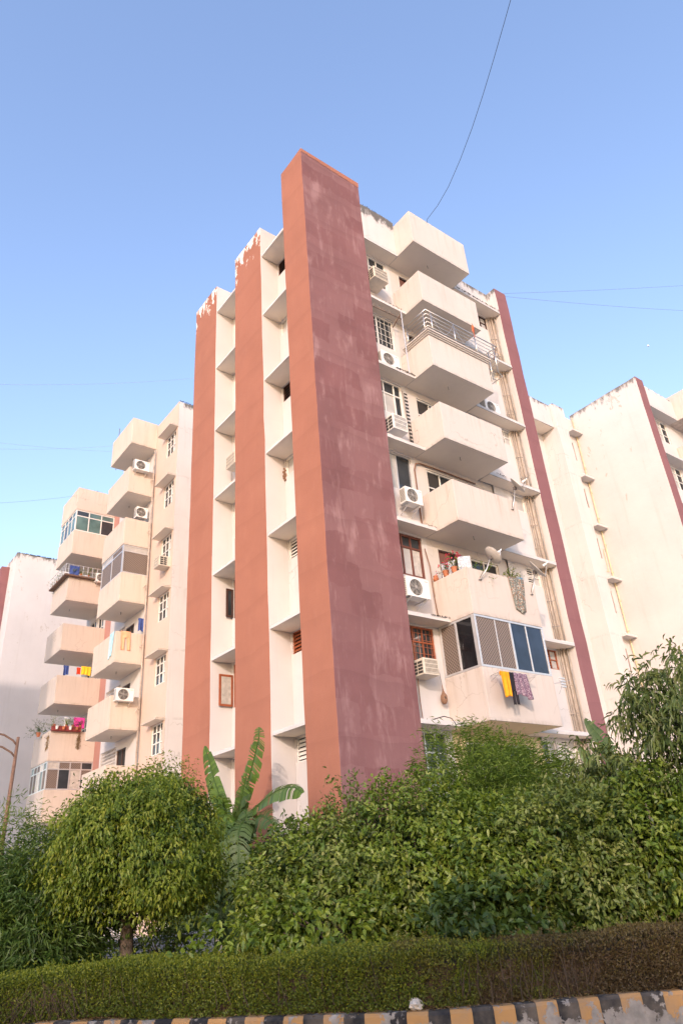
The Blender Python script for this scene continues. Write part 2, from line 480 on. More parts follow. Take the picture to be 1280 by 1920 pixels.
def window(parent, axis, c, u0, u1, z0, z1, cols=(1, 1), rows=(1,), frame='wpaint', pane='glass', fw=.05, d=.07,
           louvre=(), grille=None, toppane=None, sash=.03, name='window', skip=()):
    """cols/rows: relative sizes; louvre: column indices filled with slats."""
    fr = MB()
    def bx(a, b, s, t, d0, d1):
        p, q = place(axis, c, a, d0, s), place(axis, c, b, d1, t)
        fr.box(min(p[0], q[0]), max(p[0], q[0]), min(p[1], q[1]), max(p[1], q[1]), s, t)
    bx(u0, u1, z0, z0 + fw, d - .03, d + .05); bx(u0, u1, z1 - fw, z1, d - .03, d + .05)
    bx(u0, u0 + fw, z0 + fw, z1 - fw, d - .03, d + .05); bx(u1 - fw, u1, z0 + fw, z1 - fw, d - .03, d + .05)
    U = [u0 + fw]; tot = sum(cols); w = u1 - u0 - 2 * fw
    for k in cols: U.append(U[-1] + w * k / tot)
    Z = [z0 + fw]; tz = sum(rows); h = z1 - z0 - 2 * fw
    for k in rows: Z.append(Z[-1] + h * k / tz)
    for k in U[1:-1]: bx(k - fw * .45, k + fw * .45, z0 + fw, z1 - fw, d - .02, d + .04)
    for k in Z[1:-1]: bx(u0 + fw, u1 - fw, k - fw * .45, k + fw * .45, d - .025, d + .045)
    if grille:
        nb, nh = grille
        for i in range(1, nb): 
            k = u0 + (u1 - u0) * i / nb; bx(k - .007, k + .007, z0 + fw, z1 - fw, d - .055, d - .041)
        for i in range(1, nh):
            k = z0 + (z1 - z0) * i / nh; bx(u0 + fw, u1 - fw, k - .007, k + .007, d - .052, d - .038)
    root = fr.build(name, frame, parent, bevel=.004)
    for i in range(len(cols)):
        for j in range(len(rows)):
            if (i, j) in skip: continue
            a, b, s, t = U[i] + .02, U[i + 1] - .02, Z[j] + .02, Z[j + 1] - .02
            if i in louvre:
                n = max(3, int((t - s) / .11))
                for k in range(n):
                    zc = s + (t - s) * (k + .5) / n
                    sl = MB(); hh = (t - s) / n * .42
                    p1, p2 = place(axis, c, a, d - .035, zc - hh), place(axis, c, b, d - .035, zc - hh)
                    p3, p4 = place(axis, c, b, d + .03, zc + hh), place(axis, c, a, d + .03, zc + hh)
                    sl.quad(p1, p2, p3, p4)
                    sl.build('slat', frame, root, solid=.008)
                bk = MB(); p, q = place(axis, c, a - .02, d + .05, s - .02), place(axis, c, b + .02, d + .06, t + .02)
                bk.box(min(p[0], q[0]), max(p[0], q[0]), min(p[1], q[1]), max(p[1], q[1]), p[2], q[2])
                bk.build('pane', 'dark', root)  # dark sheet behind the slats, in place of the unlit room
            else:
                m = pane if not isinstance(pane, (list, tuple)) else pane[(i + j * len(cols)) % len(pane)]
                if toppane and j == len(rows) - 1: m = toppane
                pb = MB(); p, q = place(axis, c, a - .015, d + .012, s - .015), place(axis, c, b + .015, d + .022, t + .015)
                pb.box(min(p[0], q[0]), max(p[0], q[0]), min(p[1], q[1]), max(p[1], q[1]), p[2], q[2])
                pb.build('pane', m, root)
    return root

def zk(k):
    return 5.055 + 3.05 * (k - 1)

# ================================================================== the setting
g = MB(); g.quad((-600, -600, 0), (600, -600, 0), (600, 900, 0), (-600, 900, 0))
tag(g.build('ground', 'earth'), kind='structure')
g = MB(); g.quad((-60, -34, .004), (40, -30, .004), (40, -2, .004), (-60, -2, .004))
tag(g.build('road', 'asphalt'), kind='structure')

# kerb line (front face of the raised bed), right to left across the picture
KP = [(6.2, -13.6), (3.0, -12.25), (.2, -10.95), (-1.5, -10.05), (-2.83, -9.31), (-3.45, -8.83), (-4.3, -8.27), (-4.9, -7.83), (-5.52, -7.08), (-6.18, -6.20),
      (-6.75, -5.36), (-7.42, -4.40), (-7.80, -4.08), (-8.3, -3.85), (-9.2, -3.65), (-10.4, -3.6), (-12.5, -3.7)]
def resample(pts, step):
    P = [Vector((p[0], p[1], 0)) for p in pts]
    # Catmull-Rom then even spacing
    dense = []
    for i in range(len(P) - 1):
        a, b, c_, d = P[max(i - 1, 0)], P[i], P[i + 1], P[min(i + 2, len(P) - 1)]
        for k in range(12):
            t = k / 12
            dense.append(.5 * ((2 * b) + (c_ - a) * t + (2 * a - 5 * b + 4 * c_ - d) * t * t + (3 * b - a - 3 * c_ + d) * t ** 3))
    dense.append(P[-1])
    out = [dense[0]]; acc = 0
    for i in range(1, len(dense)):
        seg = dense[i] - dense[i - 1]; L = seg.length; s = 0
        while acc + (L - s) >= step:
            s += step - acc; out.append(dense[i - 1] + seg * (s / L)); acc = 0
        acc += L - s
    return out
KL = resample(KP, .215)
def knorm(L, i):
    d = (L[min(i + 1, len(L) - 1)] - L[max(i - 1, 0)]).normalized()
    return Vector((d.y, -d.x, 0))        # pointing away from the road (into the bed)
KZ = .345
bed = MB()
nrm = [knorm(KL, i) for i in range(len(KL))]
for i in range(len(KL) - 1):
    a, b = KL[i] + nrm[i] * .1, KL[i + 1] + nrm[i + 1] * .1
    bed.quad((a.x, a.y, KZ - .03), (b.x, b.y, KZ - .03), (b.x + 5.2 * .75, b.y + 5.2 * .65, KZ - .03), (a.x + 5.2 * .75, a.y + 5.2 * .65, KZ - .03))
tag(bed.build('garden_bed', 'soil'), kind='structure')
kerb = bpy.data.objects.new('kerb', None); COL.objects.link(kerb); tag(kerb, kind='structure')
for i in range(len(KL) - 1):
    a, b, na, nb = KL[i], KL[i + 1], nrm[i], nrm[i + 1]
    j = .004 * math.sin(i * .9); jz = .004 * math.sin(i * 1.7)
    d = (b - a).normalized() * .0006
    ins = .15
    mb = MB()
    lo = [a + d - na * (.03 + j), b - d - nb * (.03 + j), b - d + nb * ins, a + d + na * ins]
    hi = [a + d + na * (.012 + j), b - d + nb * (.012 + j), b - d + nb * ins, a + d + na * ins]
    hm = [a + d - na * (.012 + j), b - d - nb * (.012 + j)]
    mb.v = [(p.x, p.y, -.05) for p in lo] + [(p.x, p.y, KZ + jz) for p in hi] + [(p.x, p.y, KZ - .03 + jz) for p in hm]
    for f in [(0, 1, 9, 8), (8, 9, 5, 4), (1, 2, 6, 5, 9), (2, 3, 7, 6), (3, 0, 8, 4, 7), (4, 5, 6, 7)]:
        mb.f.append(f[::-1]); mb.mi.append(0)
    mb.build('kerb_block', 'kerb_black' if i % 2 == 0 else 'kerb_yellow', kerb)

# ================================================================== main block
main = thing('apartment_block', 'seven storey apartment block with maroon corner tower and terracotta side towers', 'building', (5, 4, 0))
main.location = (0, 0, 0)
TM = ['terra', 'maroon', 'white', 'terra2', 'white_top', 'maroon2']
rough_box('corner_tower', 0, 2.797, 0, 1.398, 0, 26.46, TM, (1, 1, 1, 0, 0), main, seg=.8, jit=.008)
# faded strip of terracotta coat left along the tower's crown
cb = MB()
nseg = 26
for i in range(nseg):
    xa, xb = 2.797 * i / nseg, 2.797 * (i + 1) / nseg
    za = 26.30 - .10 * i / nseg - random.uniform(0, .05); zb_ = 26.30 - .10 * (i + 1) / nseg - random.uniform(0, .05)
    cb.quad((xa, -.014, za), (xb, -.014, zb_), (xb, -.014, 26.445), (xa, -.014, 26.445))
cb.build('paint_strip', 'terra', main)
rough_box('side_tower', 0, .95, 3.036, 5.064, 0, 25.05, TM, (2, 2, 2, 3, 4), main, seg=.9)
rough_box('side_tower', 0, 3.0, 6.70, 8.667, 0, 24.96, TM, (2, 2, 2, 3, 4), main, seg=.9)
rough_box('end_tower', 10.555, 11.32, 0, 1.9, 0, 24.97, ['maroon2', 'white_top'], (0, 1, 1, 1, 1), main, seg=.9, topjit=.03)
# solid body behind the facades
b_ = MB(); b_.box(1.05, 10.9, .85, 8.5, 0, 24.1)
b_.build('inner_wall', 'white', main)
b_ = MB(); b_.box(6.0, 11.0, 8.5, 16.0, 0, 24.1)
b_.build('link_wall', 'white', main)

ZS = [5.13 + 3.05 * k for k in range(7)]
# recessed strips between the side towers
ops = []
for k in range(-1, 6):
    top = ZS[k + 1]
    ops.append((2.2, 2.985, top - .70, top - .03))
wall('recess_wall', 'x', .77, 1.398, 3.036, 0, 24.93, ops, 'white_top', main)
for k, o in zip(range(-1, 6), ops):
    fm = {-1: 'wpaint', 0: 'redwood', 1: 'wpaint', 2: 'wpaint', 3: 'darkwood', 4: 'wpaint', 5: 'darkwood'}[k]
    if k == 2:
        window(main, 'x', .77, *o, cols=(1,), rows=(1,), frame='wpaint', pane='frost')
    elif k == 4:
        window(main, 'x', .77, *o, cols=(1, 1), rows=(1,), frame='wpaint', pane='frost')
    else:
        window(main, 'x', .77, *o, cols=(1,), rows=(1,), frame=fm, louvre=(0,), fw=.035)
ops2 = []
for k in range(-1, 6):
    top = ZS[k + 1]
    ops2.append((5.3, 6.62, top - 1.50, top - .06))
wall('recess_wall', 'x', .80, 5.064, 6.70, 0, 24.93, ops2, 'white_top', main)
for k, o in zip(range(-1, 6), ops2):
    fm = 'redwood' if k in (0,) else ('darkwood' if k == 1 else 'wpaint')
    window(main, 'x', .80, *o, cols=(1, 1), rows=(2.2, 1), frame=fm, pane='frost' if k > 1 else 'glass', grille=(9, 4) if k == 0 else None)
# casement leaves standing open
for k, fm in ((0, 'redwood'), (1, 'darkwood')):
    top = ZS[k + 1]
    z0, z1 = top - 1.46, top - .42
    y, x0, x1 = 6.60, .28 + .24 * k, .79
    c_ = MB()
    c_.box(x0, x1, y, y + .04, z0, z0 + .07).box(x0, x1, y, y + .04, z1 - .07, z1).box(x0, x0 + .07, y, y + .04, z0 + .07, z1 - .07).box(x1 - .07, x1, y, y + .04, z0 + .07, z1 - .07)
    sh = c_.build('shutter', fm, main, bevel=.004)
    c_ = MB(); c_.box(x0 + .07, x1 - .07, y + .015, y + .025, z0 + .07, z1 - .07); c_.build('pane', 'curtain' if k == 0 else 'glass', sh)
for (ya, yb, xr) in ((1.40, 3.03, .77), (5.07, 6.695, .80)):
    for k in range(7):
        rough_box('sunshade_slab', .035, xr, ya, yb, ZS[k], ZS[k] + .11, ['white', 'soffit'], (0, 0, 0, 0, 0), main, jit=.004, topjit=.012, hseg=.3)
        s_ = MB(); s_.quad((.045, ya, ZS[k] - .003), (.045, yb, ZS[k] - .003), (xr, yb, ZS[k] - .003), (xr, ya, ZS[k] - .003))
        s_.build('soffit', 'soffit', main)

# right-hand facade: left bay, wall 0.56 m behind the tower face
opsL = [(3.0, 4.29, zk(k) + 1.55, zk(k) + 2.98) for k in range(0, 7)]
wall('bay_wall', 'y', .56, 2.7, 4.50, 0, 23.4, opsL, 'white', main)
WL = {0: dict(cols=(1, 1, 1), rows=(1.6, 1), frame='alum', pane='glass'),
      1: dict(cols=(1, 1, 1), rows=(2.2, 1), frame='redwood', pane=('curtain', 'glass', 'glass'), grille=(8, 7), toppane='glass'),
      2: dict(cols=(1, 1, 1), rows=(2.6, 1), frame='brown', pane=('curtain', 'frost', 'curtain'), toppane='glass', fw=.075),
      3: dict(cols=(1, 1), rows=(1,), frame='alum', pane=('frost', 'glass')),
      4: dict(cols=(1, 1.2, .7), rows=(1.8, 1), frame='wpaint', pane=('curtain', 'frost', 'glass'), toppane='glass', fw=.06),
      5: dict(cols=(1, 1.6), rows=(1,), frame='wpaint', pane=('glass', 'glass'), grille=(6, 5), fw=.06),
      6: dict(cols=(1, 1, 1), rows=(2, 1), frame='wpaint', pane=('frost', 'glass', 'glass'))}
for k, o in zip(range(0, 7), opsL):
    window(main, 'y', .56, *o, **WL[k])
for k in range(1, 8):
    m = 'white_top' if k == 7 else 'white'
    o = rough_box('sunshade_slab', 2.80, 4.50, 0.0, .62, zk(k), zk(k) + .13, ['white', 'cream_pale'], (0, 0, 0, 0, 0), main, jit=.004, topjit=.02, hseg=.14)
    s_ = MB(); s_.quad((2.8, .012, zk(k) - .003), (2.8, .6, zk(k) - .003), (4.5, .6, zk(k) - .003), (4.5, .012, zk(k) - .003)); s_.build('soffit', 'soffit', main)
rough_box('parapet', 2.80, 4.50, 0.003, .22, zk(7) + .132, 25.27, ['white_top'], (0, 0, 0, 0, 0), main, jit=.004, topjit=.03, hseg=.12)

# middle bay: balconies
opsM = []
for k in range(0, 7):
    opsM += [(5.0, 6.3, zk(k) + .14, zk(k) + 2.75), (6.55, 7.9, zk(k) + 1.0, zk(k) + 2.75)]
wall('balcony_wall', 'y', .56, 4.50, 8.4, zk(1), 23.4, opsM[2:], 'cream_pale', main, depth=.2)
wall('ground_floor_wall', 'y', .56, 4.50, 8.4, 0, zk(1), opsM[:2], 'yellow', main, depth=.2)
for i, o in enumerate(opsM):
    k = i // 2
    if i % 2 == 0:
        window(main, 'y', .56, *o, cols=(1, 1), rows=(3, 1), frame='darkwood' if k in (2, 5, 6) else 'wpaint', pane=('darkred', 'dark') if k in (2, 6) else ('dark', 'glass'), name='balcony_door')
    else:
        window(main, 'y', .56, *o, cols=(1, 1), rows=(1.7, 1), frame='wpaint', pane=('glass', 'dark'))
BX0, BX1, BY = 4.50, 7.64, -.937
for k in range(1, 8):
    top = zk(k) + (1.70 if k == 7 else 1.47)
    if k == 5: top = zk(k) + 1.36
    if k == 1: top = zk(1) + 1.49
    mat = 'cream_pale' if k >= 4 else 'cream'
    z = zk(k)
    mb = MB()
    mb.box(BX0, BX1, BY, BY + .11, z, top)                       # front
    mb.box(BX0, BX0 + .11, BY + .1101, .56, z, top)               # left cheek
    mb.box(BX1 - .11, BX1, BY + .1101, .56, z, top)               # right cheek
    bal = mb.build('balcony', mat, main, bevel=.012)
    s_ = MB(); s_.box(BX0 + .111, BX1 - .111, BY + .111, .56, z + .004, z + .13)
    s_.build('balcony_floor', 'yellow' if k == 1 else 'soffit', main)
    s_ = MB(); s_.quad((BX0 + .02, BY + .02, z - .003), (BX0 + .02, .56, z - .003), (BX1 - .02, .56, z - .003), (BX1 - .02, BY + .02, z - .003))
    s_.build('soffit', 'yellow' if k == 1 else 'soffit', main)
    if k == 7:
        s_ = MB(); s_.box(BX0 + .111, BX1 - .111, BY + .111, .8, 24.2, 24.32); s_.build('roof_slab', 'soffit', main)
    # fan hook in the ceiling
    s_ = MB(); s_.tube([(5.84, -.3, z - .003), (5.84, -.3, z - .10), (5.87, -.3, z - .13)], .012, 6); s_.build('ceiling_hook', 'iron', main)
# right bay
opsR = [(9.40, 10.16, zk(k) + 2.30, zk(k) + 2.99) for k in range(0, 7)]
ops0 = [(7.9, 9.1, zk(0) + 1.6, zk(0) + 2.95)]
wall('bay_wall', 'y', .50, 8.4, 10.56, 0, 24.95, opsR + ops0, 'white_top', main)
window(main, 'y', .50, 8.41, 9.1, zk(0) + 1.6, zk(0) + 2.95, cols=(1, 1), rows=(1.6, 1), frame='wpaint', pane=('glass', 'frost'))
RM = {0: 'wpaint', 1: 'redwood', 2: 'wpaint', 3: 'wpaint', 4: 'wpaint', 5: 'wpaint', 6: 'darkwood'}
for k, o in zip(range(0, 7), opsR):
    if k == 3:
        window(main, 'y', .50, *o, cols=(1,), rows=(1,), frame='wpaint', pane='frost')
    else:
        window(main, 'y', .50, *o, cols=(1.1, 1), rows=(1, 1), frame=RM[k], pane=('glass', 'frost'), louvre=(0,), fw=.04)
rs_ = MB(); rs_.quad((10.14, .494, 0), (10.552, .494, 0), (10.552, .494, 23.4), (10.14, .494, 23.4))
rs_.quad((10.549, .494, 0), (10.549, .26, 0), (10.549, .26, 23.4), (10.549, .494, 23.4))
rs_.build('stained_wall_strip', 'rust', main)
for k in range(1, 8):
    rough_box('sunshade_slab', 7.63, 10.54, -.03, .52, zk(k), zk(k) + .13, ['white'], (0, 0, 0, 0, 0), main, jit=.004, topjit=.02, hseg=.16)
    s_ = MB(); s_.quad((7.66, -.015, zk(k) - .003), (7.66, .5, zk(k) - .003), (10.53, .5, zk(k) - .003), (10.53, -.015, zk(k) - .003)); s_.build('soffit', 'soffit', main)
for (px, py, r, m) in ((10.28, .42, .024, 'pvc'), (10.38, .37, .034, 'pvc'), (10.48, .28, .030, 'pvcgrey'), (10.20, .46, .014, 'pvcgrey')):
    for k in range(0, 7):
        s_ = MB(); s_.tube([(px, py, (zk(k) + .131) if k else 0), (px + random.uniform(-.01, .01), py, zk(k) + 1.6), (px, py, zk(k + 1) - .004)], r, 10)
        s_.build('drain_pipe', m, main, smooth=True)
for k in range(0, 7):
    for dz in (.8, 1.75):
        s_ = MB(); s_.tube([(10.14, .45, zk(k) + dz), (10.42, .32, zk(k) + dz + .02)], .016, 8); s_.build('pipe_branch', 'pvc' if k % 2 else 'pvcgrey', main, smooth=True)
# crumbled moss line on slab edges
def moss(parent, pts, n, r, name='moss_fringe'):
    mb = MB()
    for _ in range(n):
        t = random.random(); p = Vector(pts[0]).lerp(Vector(pts[1]), t)
        s = r * random.uniform(.3, 1)
        p += Vector((random.uniform(-.01, .01), random.uniform(-.01, .01), random.uniform(-.02, .03)))
        for _k in range(3):
            d = Vector((random.uniform(-1, 1), random.uniform(-1, .3), random.uniform(-.4, 1.2))) * s
            e = Vector((random.uniform(-1, 1), random.uniform(-1, 1), random.uniform(-.5, .5))) * s * .4
            n0 = len(mb.v); mb.v += [tuple(p - e), tuple(p + e), tuple(p + d)]; mb.f.append((n0, n0 + 1, n0 + 2)); mb.mi.append(0)
    o = mb.build(name, 'moss', parent); o['kind'] = 'stuff'
moss(main, ((3.3, -.01, zk(6) + .12), (4.3, -.01, zk(6) + .12)), 70, .035)
moss(main, ((3.6, -.01, zk(5) + .11), (4.5, -.01, zk(5) + .11)), 120, .05)
moss(main, ((3.8, -.01, zk(3) + .12), (4.5, -.01, zk(3) + .12)), 60, .03)
moss(main, ((3.7, -.01, zk(2) + .12), (4.6, -.01, zk(2) + .12)), 80, .045)
moss(main, ((7.7, -.04, zk(7) + .12), (10.5, -.04, zk(7) + .12)), 190, .055)
moss(main, ((8.0, -.04, zk(4) + .12), (8.6, -.04, zk(4) + .12)), 40, .035)
moss(main, ((2.9, 0, 25.27), (4.4, 0, 25.27)), 60, .035)

# glazed-in balcony on the first floor
zs, zt = zk(1) + 1.495, zk(2) - .008
en = MB()
for x in (BX0 + .04, 6.06, BX1 - .05): en.box(x - .035, x + .035, BY + .005, BY + .075, zs + .06, zt - .06)
en.box(BX0 + .005, BX1 - .015, BY + .005, BY + .08, zs, zs + .06); en.box(BX0 + .005, BX1 - .015, BY + .005, BY + .08, zt - .06, zt)
for y in (BY + .115, -.14, .50): en.box(BX0 + .005, BX0 + .075, y - .03, y + .03, zs + .06, zt - .06)
en.box(BX0 + .005, BX0 + .08, BY + .081, .55, zs, zs + .06); en.box(BX0 + .005, BX0 + .08, BY + .081, .55, zt - .06, zt)
en.box(5.38, 5.41, BY + .015, BY + .06, zs + .06, zt - .06); en.box(6.78, 6.82, BY + .012, BY + .065, zs + .06, zt - .06)
enc = en.build('balcony_glazing', 'alum', main, bevel=.004)
en.box(0, 0, 0, 0, 0, 0)
def panel(x0, x1, y0, y1, m, name):
    p = MB(); p.box(x0, x1, y0, y1, zs + .055, zt - .055); p.build(name, m, enc)
panel(BX0 + .075, 5.38, BY + .03, BY + .04, 'mesh', 'mesh_panel'); panel(5.41, 6.025, BY + .03, BY + .04, 'mesh', 'mesh_panel')
panel(6.095, 6.78, BY + .03, BY + .04, 'glass_blue', 'pane'); panel(6.82, BX1 - .085, BY + .03, BY + .04, 'glass_blue', 'pane')
panel(BX0 + .03, BX0 + .04, BY + .145, -.17, 'glass_black', 'pane'); panel(BX0 + .03, BX0 + .04, -.11, .47, 'mesh', 'mesh_panel')

# stepped coping and steel railing on the fifth-floor balcony
ld = MB()
for i, (o_, h0, h1) in enumerate(((.05, 0, .05), (.10, .052, .10), (.15, .102, .16))):
    z = zk(5) + 1.36
    ld.box(BX0 - o_, BX1 + o_ * .3, BY - o_, BY + .14, z + h0, z + h1)
    ld.box(BX0 - o_, BX0 + .14, BY + .1401, .30, z + h0, z + h1)
ld.build('balcony_coping', 'cream_pale', main, bevel=.008)
rl = bpy.data.objects.new('railing', None); COL.objects.link(rl); rl.parent = main
RZ = zk(5) + 1.52; RT = RZ + .98
path = [(BX0 - .02, .18), (BX0 - .02, BY - .05), (8.32, BY - .05), (8.32, -.25)]
for (x, y) in ((BX0 - .02, .05), (BX0 - .02, BY + .10), (BX0 + .22, BY - .05), (5.9, BY - .05), (7.05, BY - .05), (8.10, BY - .05), (8.32, -.55)):
    z0 = RZ if x < 7.7 else RZ - .35
    s_ = MB(); s_.tube([(x, y, z0), (x, y, RT)], .022, 8); s_.build('post', 'steel', rl, smooth=True)
for i in range(5):
    z = RT - i * .19
    for a, b in zip(path[:-1], path[1:]):
        s_ = MB(); s_.tube([(a[0], a[1], z), (b[0], b[1], z)], .021 if i == 0 else .012, 8); s_.build('rail_bar', 'steel', rl, smooth=True)
for x0, x1 in ((4.72, 5.9), (5.9, 7.05)):
    s_ = MB(); s_.tube([(x0 + (x1 - x0) * t, BY - .05, RT - .05 - .75 * (1 - abs(2 * t - 1) ** 1.6)) for t in [i / 12 for i in range(13)]], .008, 6); s_.build('wire_swag', 'steel', rl)
s_ = MB(); s_.tube([(8.32, BY - .05, RT), (8.0, BY - .05, RZ + .2)], .02, 8); s_.build('brace', 'rusty', rl)
s_ = MB(); s_.tube([(8.1, BY - .05, RZ - .35), (8.32, BY - .05, RZ - .5), (8.32, -.3, RZ - .5), (8.1, -.3, RZ - .35)], .016, 6); s_.build('brace', 'steel', rl)
# iron cage in front of the fifth-floor window
cg = bpy.data.objects.new('window_cage', None); COL.objects.link(cg); cg.parent = main
s_ = MB(); s_.tube([(4.22, -.02, zk(5) + .13), (4.22, -.02, zk(6) - .01)], .022, 8); s_.build('post', 'alum', cg)
s_ = MB(); s_.tube([(2.8, .02, zk(6) - .42), (4.22, -.02, zk(6) - .40)], .016, 6); s_.build('rail_bar', 'rusty', cg)
s_ = MB(); s_.tube([(4.22, -.02, zk(6) - .10), (4.22, .52, zk(6) - .42)], .02, 6); s_.build('brace', 'rusty', cg)
for i in range(9):
    x = 2.88 + i * .15
    s_ = MB(); s_.tube([(x, .02, zk(6) - .42), (x, .02, zk(6) - .2)], .007, 5); s_.build('rail_bar', 'iron', cg)
# brackets hanging clothes drier at right of balcony 1, brick-patched corner
s_ = MB()
for i in range(7):
    w_ = random.uniform(.03, .11); s_.box(.77 - w_, .80, 3.028 - .001 * i - random.uniform(.02, .07), 3.033, ZS[3] - .40 - i * .075, ZS[3] - .40 - i * .075 + .06)
s_.build('exposed_brick', 'nest', main)
# pipes and cables on the third floor wall
s_ = MB(); s_.tube([(4.36, .50, zk(3) + .2), (4.36, .50, zk(3) + 2.5), (4.45, .50, zk(3) + 2.78), (4.7, .50, zk(3) + 2.84), (5.4, .50, zk(3) + 2.85), (7.4, .50, zk(3) + 2.82)], .026, 8); s_.build('refrigerant_pipe', 'copper', main, smooth=True)
s_ = MB(); s_.tube([(4.30, .53, zk(4) + 2.75), (4.33, .50, zk(4) + 1.6), (4.40, .50, zk(4) + .2)], .03, 8); s_.build('refrigerant_pipe', 'pvcgrey', main, smooth=True)
for i in range(16):
    s_ = MB(); z = zk(4) + .25 + i * .155; s_.box(4.30, 4.44, .455, .478, z, z + .06); s_.build('pipe_wrap', 'black', main)
s_ = MB(); s_.tube([(4.33, .50, zk(2) + 2.6), (4.42, .47, zk(2) + 2.0), (4.40, .45, zk(2) + 1.2), (4.44, .42, zk(2) + .3)], .018, 6); s_.build('refrigerant_pipe', 'copper', main, smooth=True)
s_ = MB(); s_.tube([(4.38, .50, zk(2) + 2.5), (4.46, .46, zk(2) + 1.9), (4.45, .45, zk(2) + 1.0)], .014, 6); s_.build('refrigerant_pipe', 'pvc', main, smooth=True)
s_ = MB(); s_.tube([(3.30, .45, zk(1) + 1.35), (3.34, .5, zk(1) + .8), (3.36, .5, zk(1) + .15)], .014, 6); s_.build('drain_hose', 'copper', main, smooth=True)
s_ = MB(); s_.tube([(3.55, .3, zk(1) + .20), (3.8, .1, zk(1) + .26), (4.0, .02, zk(1) + .2), (4.1, -.02, zk(1) + .02)], .013, 6); s_.build('drain_hose', 'black', main, smooth=True)

# ================================================================== wing behind on the left
wing = thing('apartment_wing', 'beige wing with two stacks of balconies behind the terracotta towers', 'building')
opsW = [(15.36, 16.60, zk(k) + 1.68, zk(k) + 3.0) for k in range(0, 7)]
opsJ = []
for k in range(0, 7):
    opsJ += [(19.5, 20.65, zk(k) + .14, zk(k) + 2.6), (20.75, 22.8, zk(k) + .9, zk(k) + 2.8)]
wall('window_wall', 'x', 2.25, 15.2, 17.95, 0, 24.93, opsW, 'peach', wing)
wall('balcony_wall', 'x', 2.25, 17.95, 22.95, 0, 24.93, opsJ, 'white', wing, depth=.2)
for o in opsW:
    window(wing, 'x', 2.25, *o, cols=(1, 1, 1), rows=(1, 1, .7), frame='wpaint', pane=('frost', 'glass', 'glass'), toppane='glass', fw=.055)
for i, o in enumerate(opsJ):
    if i % 2 == 0:
        window(wing, 'x', 2.25, *o, cols=(1, 1), rows=(1,), frame='darkwood', pane=('dark', 'dark'), name='balcony_door')
    else:
        mb = MB(); a, b, s, t = o
        n1, n2 = 12, 12
        for q in range(n1 + 1):
            u = a + (b - a) * q / n1; mb.box(2.30, 2.325, u - .03, u + .03, s, t)
        for q in range(n2 + 1):
            z = s + (t - s) * q / n2; mb.box(2.302, 2.323, a, b, z - .03, z + .03)
        j_ = mb.build('jali_screen', 'cream_pale', wing); j_['kind'] = 'stuff'
        mb = MB(); mb.box(2.40, 2.42, a, b, s, t); mb.build('shade_backing', 'dark', wing)  # dark sheet standing for the shade behind the screen
rough_box('end_wall', 2.252, 6.2, 15.2, 15.45, 0, 24.98, ['white_top', 'peach'], (0, 0, 0, 1, 0), wing, topjit=.04)
mb = MB(); mb.box(2.6, 12, 15.46, 22.9, 0, 24.2); mb.box(3.5, 12, 22.9, 30.5, 0, 24.2); mb.build('inner_wall', 'white', wing)
wall('court_wall', 'x', 3.30, 22.95, 26.95, 0, 24.93, [], 'pink_wall', wing)
mb = MB(); mb.quad((2.25, 22.95, 0), (2.25, 22.95, 24.9), (3.3, 22.95, 24.9), (3.3, 22.95, 0)); mb.build('court_return', 'white', wing)
opsB = []
for k in range(0, 7): opsB += [(27.3, 28.3, zk(k) + .14, zk(k) + 2.7), (28.6, 29.6, zk(k) + 1.0, zk(k) + 2.7)]
wall('balcony_wall', 'x', 3.30, 26.95, 30.5, 0, 24.93, opsB, 'white', wing, depth=.2)
for i, o in enumerate(opsB):
    window(wing, 'x', 3.30, *o, cols=(1, 1), rows=(1, .4), frame='wpaint', pane=('glass', 'dark'), name='balcony_door' if i % 2 == 0 else 'window')
for k in range(1, 8):
    rough_box('sunshade_slab', 1.80, 2.25, 15.21, 16.78, zk(k) - .03, zk(k) + .07, ['peach_pale'], (0, 0, 0, 0, 0), wing, jit=.003, topjit=.01, hseg=.3)
    s_ = MB(); s_.quad((1.82, 15.22, zk(k) - .033), (1.82, 16.77, zk(k) - .033), (2.25, 16.77, zk(k) - .033), (2.25, 15.22, zk(k) - .033)); s_.build('soffit', 'soffit', wing)
def wing_balcony(k, x0, x1, y0, y1, top, mat):
    z = zk(k); mb = MB()
    mb.box(x0, x1, y0, y0 + .11, z, z + top)
    mb.box(x0, x0 + .11, y0 + .1101, y1 - .1101, z, z + top)
    mb.box(x0, x1, y1 - .11, y1, z, z + top)
    mb.build('balcony', mat, wing, bevel=.012)
    s_ = MB(); s_.box(x0 + .111, x1, y0 + .111, y1 - .111, z + .004, z + .13); s_.build('balcony_floor', 'soffit', wing)
    s_ = MB(); s_.quad((x0 + .02, y0 + .02, z - .003), (x0 + .02, y1 - .02, z - .003), (x1, y1 - .02, z - .003), (x1, y0 + .02, z - .003)); s_.build('soffit', 'soffit', wing)
    s_ = MB(); s_.tube([(x0 + .7, (y0 + y1) / 2, z), (x0 + .7, (y0 + y1) / 2, z - .13)], .014, 6); s_.build('ceiling_hook', 'iron', wing)
for k in range(1, 8):
    wing_balcony(k, .80, 2.25, 17.95, 21.0, 1.66 if k == 7 else 1.52, 'peach_pale')
    wing_balcony(k, .82, 3.30, 26.9, 29.95, 1.6, 'peach_pale')
